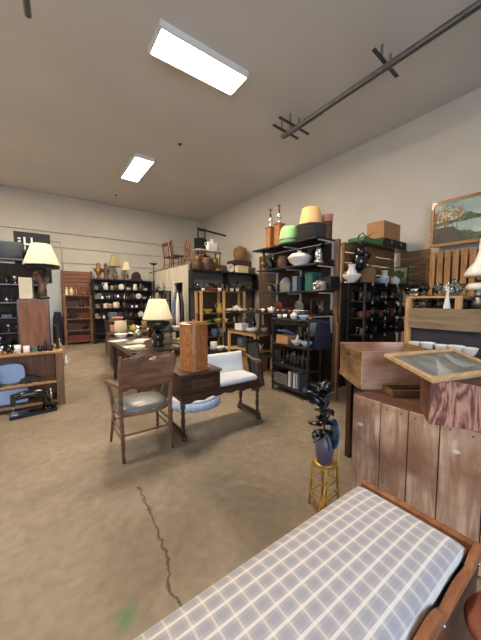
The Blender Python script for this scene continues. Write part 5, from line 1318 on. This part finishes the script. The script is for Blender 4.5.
# return panel along the right wall: runs from y=2.75 towards the viewer
xr2 = NXR - .02
t = thing('slatted_crate', 'slatted wooden crate standing along the right wall with a small picture', 'crate', (xr2, 2.16, 0))
zq = CH + (300 - 248) * 5.0 / 278
n_ = 5; h_ = (zq - nz[0] + .1) / n_
for i in range(n_): box(0, .018, 0, NYB - 2.16 - .14, nz[0] - .1 + i * h_ + .02, nz[0] - .1 + (i + 1) * h_ - .01).build('slat', 'slat_x', t, .002)
for y in (0, NYB - 2.16 - .19): box(.018, .06, y, y + .05, 0, zq).build('post', 'slat', t)
# shelf board in front of the return
t = thing('corner_shelf', 'dark shelves running along the right wall below the slatted crate', 'shelving', (5.40, 2.12, 0))
for z in (nz[0], nz[1], nz[2], nz[3], .4): box(0, .37, 0, .22, z - .02, z).build('shelf_board', 'black_paint', t, .002)
for x in (.02, .35):
    for y in (.02, .2): box(x - .015, x + .015, y - .015, y + .015, 0, nz[0] - .02).build('upright', 'dark_steel', t)
Zn = nz[0]
yw = 2.54
def nx(px, y=yw): d = ray(px, 300); return d.x / d.y * y
put([('pitcher', 'white', nx(351), yw, Zn + .03, 1.1, R(20)), ('bowl', 'white', nx(351), yw, Zn, 1.45, 0), ('crock', 'wicker', nx(370), yw + .05, Zn, 1.25, 0), ('pitcher', 'white', nx(382.5), yw - .02, Zn + .0, 1.05, R(200)), ('bowl', 'pale_blue', nx(383) - .16, yw - .05, Zn, 1.1, 0), ('teapot', 'white', nx(393), yw - .02, Zn, 1.1, 0)], 'on the top right corner shelf')
DK = [('jar', 'dark_brown'), ('bottle', 'black_gloss'), ('bottle', 'amber_glass'), ('jar', 'black_gloss'), ('mug', 'dark_brown'), ('tin', 'black_gloss'), ('teapot', 'black_gloss'), ('kettle', 'black_gloss')]
row((4.12, yw + .11), (NXR - .3, yw + .11), nz[1], DK, 'at the rear of second corner shelf', .28, .01, (1., 1.2), seed=231)
row((4.12, yw + .11), (NXR - .3, yw + .11), nz[2], DK, 'at the rear of third corner shelf', .28, .01, (1., 1.2), seed=232)
row((4.12, yw - .04), (NXR - .05, yw - .04), nz[1], DK, 'on the dark second corner shelf', .24, .02, (.9, 1.2), seed=131)
row((4.12, yw - .04), (NXR - .05, yw - .04), nz[2], [('jar', 'dark_brown'), ('mug', 'rust'), ('bottle', 'amber_glass'), ('tin', 'rust'), ('jar', 'black_gloss'), ('bottle', 'dark_brown')], 'on the dark third corner shelf', .2, .02, (.9, 1.1), seed=132)
row((4.12, yw), (NXR - .05, yw), nz[3], DK + [('cup', 'white'), ('tumbler', 'clear_glass')], 'on the dark fourth corner shelf', .22, .02, (.9, 1.2), seed=133)
# small landscape picture
def painting(name, label, center, w, h, ry, fw, mat, fn, lean=0., group=None, N=(90, 64)):
    """framed picture whose face looks towards -x; local y runs to the photo's left"""
    t = thing(name, label, 'painting', center, 0, group); t.rotation_euler = (0, lean, ry)
    m = MB(); m.box(0, .03, -w / 2, w / 2, 0, fw).box(0, .03, -w / 2, w / 2, h - fw, h).box(0, .03, -w / 2, -w / 2 + fw, fw, h - fw).box(0, .03, w / 2 - fw, w / 2, fw, h - fw)
    m.build('frame', mat, t, .005)
    nx_, nz_ = N; vs = []; cols = []
    for j in range(nz_ + 1):
        for i in range(nx_ + 1):
            u, v = i / nx_, j / nz_; vs.append((.014, (w / 2 - fw) * (1 - 2 * u), fw + (h - 2 * fw) * v)); cols.append(fn(u, v))
    fs = [(j * (nx_ + 1) + i, (j + 1) * (nx_ + 1) + i, (j + 1) * (nx_ + 1) + i + 1, j * (nx_ + 1) + i + 1) for j in range(nz_) for i in range(nx_)]
    me = bpy.data.meshes.new('canvas'); me.from_pydata(vs, [], fs)
    at = me.color_attributes.new('paint', 'FLOAT_COLOR', 'POINT')
    for k, c in enumerate(cols): at.data[k].color = (*lin(c), 1)
    if 'canvas_paint' not in MATS:
        mm, nt, b = newmat('canvas_paint'); a = nt.nodes.new('ShaderNodeVertexColor'); a.layer_name = 'paint'
        nt.links.new(a.outputs[0], b.inputs['Base Color']); b.inputs['Roughness'].default_value = .45
        nn = nt.nodes.new('ShaderNodeTexNoise'); nn.inputs['Scale'].default_value = 60; addbump(nt, b, nn.outputs[0], .2, .004)
    me.materials.append(MATS['canvas_paint'])
    o = bpy.data.objects.new('canvas', me); C.objects.link(o); o.parent = t
    box(.016, .024, -w / 2 + fw, w / 2 - fw, fw, h - fw).build('backing_board', 'cardboard', t)
    return t
def mixc(a, b, f): f = max(0, min(1, f)); return tuple(x + (y - x) * f for x, y in zip(a, b))
def nzv(u, v, s): return noise.noise(Vector((u * s, v * s, 1.7)))
def lake(u, v):
    n1 = nzv(u, v, 5); n2 = nzv(u, v, 16); n3 = nzv(u, v, 40)
    hz = .47 + .08 * u
    sky = mixc((206, 200, 170), (110, 160, 178), (v - .5) * 1.6 + n1 * .5 + (u - .4) * .7)
    water = mixc((150, 172, 168), (190, 206, 196), .5 + n1 + n2 * .4 - v * .3)
    c = sky if v > hz else water
    if hz - .02 < v < hz + .06 + .12 * math.exp(-((u - .42) / .1) ** 2) + n2 * .02: c = mixc((38, 66, 44), (84, 112, 70), n2 + .4)
    if u > .66 and hz - .07 * (u - .6) / .3 < v < hz + .10 * (u - .6) / .4 + n2 * .05: c = mixc((86, 52, 32), (124, 82, 48), n2 + .5)
    if v < .22 + .18 * math.exp(-(u / .35) ** 2) - .5 * max(0, u - .42) + n2 * .05: c = mixc((40, 52, 34), (84, 104, 60), n2 + .5)
    if v < .4 and u < .3 + n2 * .1 + (.3 - v) * .5: c = mixc((36, 36, 26), (70, 66, 40), n3 + .5)
    du = ((u - .2) / .19) ** 2 + ((v - .68) / .26) ** 2
    if du + n3 * 1.6 + nzv(u + 3, v, 11) * 1.6 < .55: c = mixc((120, 88, 48), (180, 142, 84), n3 + .5)
    for tx in (.07, .13, .19, .25, .30):
        if abs(u - tx - .01 * math.sin(v * 9 + tx * 30)) < .005 and .25 < v < .72 + .5 * (tx - .13) * (.3 - tx) * 8 - .05: c = (82, 60, 42)
    if u < .04 and v < .8: c = mixc(c, (70, 50, 30), .6)
    if u > .92 and .6 < v < .85 and n3 > -.1: c = (150, 96, 50)
    return c
PXX = 5.80
yA = pxy(426, PXX); zA_ = CH + (300 - 250) * (PXX / math.sin(YAW + math.atan((426 - 240.5) / FPX)) * math.cos(math.atan((426 - 240.5) / FPX))) / FPX
k426 = PXX / math.sin(YAW + math.atan((426 - 240.5) / FPX)) * math.cos(math.atan((426 - 240.5) / FPX))
zlow = CH + (300 - 249) * k426 / FPX; zhigh = CH + (300 - 205.5) * k426 / FPX
wP = 1.25
painting('landscape_painting', 'large framed painting of a lake with birch trees, high on the right wall', (PXX + .01, yA - wP / 2, zlow), wP, zhigh - zlow, 0, .055, 'frame_gold', lake, R(-3) * -1)
def garden(u, v):
    n1 = nzv(u, v, 6); n2 = nzv(u, v, 18); c = mixc((150, 150, 110), (196, 190, 160), v + n1)
    if (u - .55) ** 2 + (v - .55) ** 2 < .1 + n2 * .06: c = mixc((60, 80, 44), (110, 124, 70), n2 + .5)
    if v < .3 + n1 * .1: c = mixc((90, 110, 66), (130, 144, 90), n2 + .5)
    return c
painting('garden_picture', 'small dark framed garden picture on the corner shelf before the slats', (xr2 - .045, pxy(398, xr2) + .03, nz[0] + .02), .42, .35, 0, .02, 'dark_wood', garden, .06, None, (40, 30))

# vertical slatted crate and cabinet under the painting
zv1 = CH + (300 - 252) * 4.7 / 278; zv0 = CH + (300 - 292) * 4.7 / 278
y_l = pxy(426, 5.45); y_r = pxy(480, 5.45)
t = thing('pallet_crate', 'upright slatted pine crate under the large lake painting', 'crate', (5.45, y_r - .25, zv0 - .1))
Lc = y_l - y_r + .25; n_ = 9; st = Lc / n_
for i in range(n_): box(0, .018, i * st + .0, (i + 1) * st - st * .27, 0, zv1 - zv0 + .1).build('slat', 'slat', t, .002)
for z in (.02, zv1 - zv0 + .02): box(.018, .3, 0, .02, z, z + .07).build('rail', 'slat_x', t); 
for z in (.02, zv1 - zv0 + .0): box(.018, .035, 0, Lc, z, z + .07).build('rail', 'slat_x', t)
box(.30, .32, 0, Lc, 0, zv1 - zv0 + .1).build('rear_panel', 'pegwood', t)
t = thing('tall_cabinet', 'dark brown cabinet holding up the slatted pine crate by the right wall', 'cabinet', (5.40, y_r - .3, 0))
box(0, .45, 0, y_l - y_r + .3, .08, zv0 - .1).build('body', 'dark_brown', t, .005)
box(.02, .43, .02, y_l - y_r + .28, 0, .08).build('plinth', 'black_paint', t)
# boxes on top of corner crates
zb = zc1 + .0
t = thing('cardboard_box', 'plain brown cardboard box on top of the slatted crates', 'box', (5.30, 2.78, zc1 + .17))
# support plank on crates
tag(box(4.2, 5.85, 2.56, 2.95, zc1 + .0, zc1 + .02).build('shelf_plank', 'dark_wood_x'), 'dark plank lying across the top of the corner crates', 'board')
box(-.30, .30, -.16, .16, 0, .30).build('body', 'cardboard', t, .004)
m = MB(); m.box(-.302, .302, -.02, .02, .298, .302).build('tape', 'brown', t)
t.location = (5.28, 2.75, zc1 + .175)
t = thing('black_case', 'black case under the cardboard box on the corner crates', 'case', (5.40, 2.74, zc1 + .021))
box(-.42, .42, -.17, .17, 0, .15).build('body', 'black_paint', t, .012); m = MB(); m.box(-.2, -.16, -.178, -.168, .06, .11).box(.16, .2, -.178, -.168, .06, .11).build('latch', 'silver', t)
t = thing('green_tray', 'green tray with tools on the plank left of the cardboard box', 'tray', (4.66, 2.74, zc1 + .021))
m = MB(); m.box(-.3, .3, -.15, .15, 0, .02).box(-.3, .3, -.15, -.135, .02, .09).box(-.3, .3, .135, .15, .02, .09).box(-.3, -.285, -.135, .135, .02, .09).box(.285, .3, -.135, .135, .02, .09).build('body', 'green', t)
MB().tube([(-.28, 0, .08), (-.1, .0, .2), (.18, 0, .1)], .008).build('handle', 'dark_steel', t)
put([('bottle', 'green', 4.97 + .06, 2.70, zc1 + .02, 1.0, 0)], 'between green tray and cardboard box')
# wire rack on the wall crate
# dark plant-like tool cluster with red disc at the post top
p = PX(347, 240, 4.15)
t = thing('hanging_cluster', 'dark bundle of old lanterns and pans hanging beside the pine post', 'ornament', (4.20, 2.56, 2.12))
m = MB(); m.ball((0, 0, .0), .12, sz=1.3).ball((-.06, -.05, .14), .08).ball((.1, -.03, .1), .09).build('pans', 'black_gloss', t)
MB().tube([(0, 0, .1), (.05, -.02, .34)], .012).tube([(-.05, -.02, .28), (.42, .0, .52)], [.012, .004]).tube([(-.08, 0, .18), (-.12, -.05, .4)], .01).build('rods', 'dark_steel', t)
Tm = Matrix.Rotation(R(-70), 3, 'X')
MB().lathe([(0, 0), (.06, 0), (.06, .02), (0, .02)], 18, (.16, -.13, .06), Matrix.Rotation(R(75), 3, 'X')).build('red_reflector', 'rust', t)
for i in range(8): leafmesh(i * .8, .5, .16, .03, (0, -.02, .1 + .02 * i), 'leaf', 'leaf', t)
box(-.02, .02, .0, .16, .1, .14).build('hook', 'dark_steel', t)

# ================================================================ HUTCH behind the display case
HX = 3.2
hy0 = pxy(407, HX); hy1 = pxy(481, HX) - .35
kH = HX / math.sin(YAW + math.atan((409 - 240.5) / FPX)) * math.cos(math.atan((409 - 240.5) / FPX))
def hz(py): return CH + (300 - py) * kH / FPX
t = thing('glass_hutch', 'pine hutch with a grey brown front board, glassware on top, behind the display case', 'hutch', (HX, hy1, 0))
Lh = hy0 - hy1
ZT = hz(296.5); zb_ = hz(347)
box(-.02, .34, Lh - (hy0 - pxy(463, HX)), Lh, ZT - .02, ZT).build('top_board', 'pine_y', t, .003)
yt = Lh - (hy0 - pxy(462, HX))
box(-.02, .03, Lh - .045, Lh + .005, zb_, ZT - .02).build('post', 'pine', t, .003)
for y in (yt,): box(-.02, .03, y, y + .05, hz(308), ZT - .02).build('post', 'pine', t, .003)
box(.30, .34, 0, Lh, zb_, hz(300)).build('back_panel', 'dark_brown', t)
box(-.045, -.021, .0, Lh - .04, hz(327), hz(308)).build('front_board', 'grey_board', t, .003)
box(0.03, .30, 0.01, Lh - .01, hz(308) - .02, hz(308)).build('shelf_board', 'shelf_oak_x', t)
cn = box(-.25, .36, -.05, Lh + .05, zb_ - .04, zb_).build('counter', 'dark_wood', t, .004)
box(-.2, .34, 0, Lh, .06, zb_ - .04).build('base_cabinet', 'dark_brown', t, .004); box(-.17, .32, .03, Lh - .03, 0, .06).build('plinth', 'black_paint', t)
box(.02, .035, .01, Lh - .01, zb_, hz(308) - .02).build('dark_backing', 'dark_slate', t)
def hput(px, x): return pxy(px, x)
its = []
for i, px in enumerate((417, 430, 444, 459, 473)): its.append(('bowl', 'white', HX - .13, hput(px, HX - .13), zb_, .60 + (.05 if i % 2 else 0), 0))
its.append(('bowl', 'white', HX - .2, hput(437, HX - .2), zb_, .62, 0)) if False else None
for o in put([i for i in its if i], 'in the row under the hutch board'): o.scale.z *= 1.65
gl = [(414, 'bowl', 'clear_glass', 1.), (421, 'goblet', 'clear_glass', .8), (427, 'goblet', 'amber_glass', .7), (433, 'tumbler', 'clear_glass', .9), (439, 'goblet', 'clear_glass', .85), (446, 'teapot', 'silver', .9), (455, 'pitcher', 'clear_glass', .75), (460, 'goblet', 'clear_glass', .8)]
put([(k, mt, HX + .08 + (.07 if i % 2 else 0), hput(px, HX + .1), ZT, s, 0) for i, (px, k, mt, s) in enumerate(gl)], 'on the pine hutch top')
put([(('tumbler', 'jar', 'goblet')[i % 3], 'clear_glass', HX + .12, hput(px, HX + .12), hz(308), .9 if i % 3 != 1 else .7, 0) for i, px in enumerate((418, 423, 429, 435, 441, 452, 458))], 'behind the grey hutch board')
# bud vase
tag(MB().lathe([(0, 0), (.028, 0), (.03, .01), (.022, .06), (.012, .12), (.01, .2), (.016, .21), (.012, .21)], 14).build('bud_vase', 'white', None, 0, (HX - .033, hput(448.5, HX), hz(308) + .001)), 'slender white bud vase on the grey hutch board', 'vase')
# white enamel lamp at the right edge
LXX = 3.36; y = hput(480, LXX); kk = LXX / math.sin(YAW + math.atan((479 - 240.5) / FPX)) * math.cos(math.atan((479 - 240.5) / FPX))
def lz(py): return CH + (300 - py) * kk / FPX
t = thing('enamel_lantern', 'white enamel gas lamp with a flared top at the right edge', 'lantern', (LXX, y - .02, zb_ if False else .0))
t2 = None
zb3 = hz(308) + .001
t.location.z = zb3
def L(p): return lz(p) - zb3
MB().lathe([(0, 0), (.09, 0), (.1, L(303)), (.075, L(299)), (.07, L(296)), (0, L(296))], 24).build('fount', 'steel', t)
MB().lathe([(.055, L(296)), (.05, L(294)), (.05, L(292)), (.055, L(289))], 20, cap=False).build('chimney', 'clear_glass', t)
MB().lathe([(.13, L(290)), (.135, L(287)), (.12, L(284)), (.08, L(283)), (0, L(283))], 30).build('lower_skirt', 'white', t)
MB().lathe([(.06, L(283)), (.06, L(280))], 20).build('collar', 'dark_steel', t)
MB().lathe([(.145, L(277)), (.15, L(274)), (.12, L(268)), (.075, L(262)), (.05, L(252)), (.045, L(240)), (.03, L(236)), (0, L(235))], 30).build('hood', 'white', t)
MB().tube([(0, 0, L(296)), (0, 0, L(274))], .012).build('burner', 'brass', t)

# ================================================================ DRESSERS in the middle rear
t = thing('dark_dresser', 'dark narrow chest beside the aisle near the back shelves', 'dresser', (1.42, 7.5, 0), R(0))
box(0, .55, 0, .9, .0, .92).build('body', 'dark_wood', t, .006); box(-.02, .57, -.02, .92, .92, .95).build('top', 'dark_wood_x', t, .004)
for k in range(3):
    d = box(.04, .51, -.015, 0, .1 + k * .27, .34 + k * .27).build('drawer', 'dark_wood_x', t, .004)
    MB().ball((.15, -.025, .22 + k * .27), .014).ball((.4, -.025, .22 + k * .27), .014).build('knob', 'brass', d)
t = thing('round_front_chest', 'rounded dark barrel fronted cabinet behind the armchair', 'cabinet', (1.55, 6.35, 0))
MB().lathe([(.36, .04), (.40, .1), (.42, .4), (.40, .72), (.38, .78)], 30).build('body', 'walnut', t)
MB().lathe([(0, .78), (.43, .78), (.44, .8), (.43, .82), (0, .82)], 30).build('top', 'dark_wood_x', t)
MB().lathe([(.34, 0), (.34, .04)], 24).build('plinth', 'black_paint', t)
MB().ball((-.05, -.42, .45), .018).build('knob', 'brass', t)
put([('crock', 'cream', 1.35, 6.2, .82, 1.2, 0), ('wooden_box', 'pink', 1.36, 6.48, .82, 1.1, .3), ('teapot', 'yellow', 1.6, 6.15, .82, 1.1, 0), ('bowl', 'silver', 1.75, 6.4, .82, 1.1, 0)], 'on the rounded dark cabinet')
put([('bowl', 'pink', 1.60, 7.62, .95, 1.4, 0), ('crock', 'black_gloss', 1.75, 7.9, .95, 1.1, 0), ('tin', 'tin_grey', 1.6, 8.2, .95, 1.5, 0)], 'on the narrow dark chest')
t = thing('spindle_table', 'dark table of crockery between the dark cabinets and partition', 'table', (2.55, 6.9, 0))
box(-.6, .6, -.5, .5, .72, .75).build('tabletop', 'dark_wood_x', t, .004)
for sx in (-1, 1):
    for sy in (-1, 1): MB().tube([(sx * .54, sy * .44, 0), (sx * .54, sy * .44, .72)], .03).build('leg', 'dark_wood', t)
row((2.0, 6.55), (3.1, 6.55), .75, [('bowl', 'white'), ('crock', 'grey_blue'), ('pitcher', 'white'), ('mantel_clock', 'dark_brown'), ('vase', 'brown'), ('stacked_plates', 'cream')], 'in front on the dark crockery table', .4, .04, (1.2, 1.5), seed=141)
row((2.0, 6.95), (3.1, 6.95), .75, [('vase', 'brown'), ('kettle', 'pewter'), ('canister', 'cream'), ('radio', 'dark_brown'), ('basket', 'wicker')], 'at the rear of dark crockery table', .5, .04, (1.3, 1.6), seed=142)
# tin of coat rack like clutter by the partition door
t = thing('coat_rack', 'dark coat stand hung with patterned scarves by the partition door', 'coat stand', (3.28, 7.7, 0))
MB().tube([(0, 0, .03), (0, 0, 1.75)], .02).build('pole', 'dark_wood', t)
MB().lathe([(0, 0), (.2, 0), (.2, .03), (.03, .06), (0, .06)], 18).build('base', 'dark_wood', t)
for i, (mt, a) in enumerate((('photo_paper', .2), ('brown', 1.6), ('grey_blue', 2.9), ('white', 4.2), ('dark_brown', 5.3))):
    c, s = math.cos(a), math.sin(a)
    MB().tube([(0, 0, 1.65), (.12 * c, .12 * s, 1.72)], .008, 6).build('peg', 'brass', t)
    MB().tube([(.1 * c, .1 * s, 1.7), (.13 * c, .13 * s, 1.4), (.12 * c, .12 * s, 1.0), (.14 * c, .14 * s, .65)], [.02, .055, .07, .05], 8).build('scarf', mt, t)
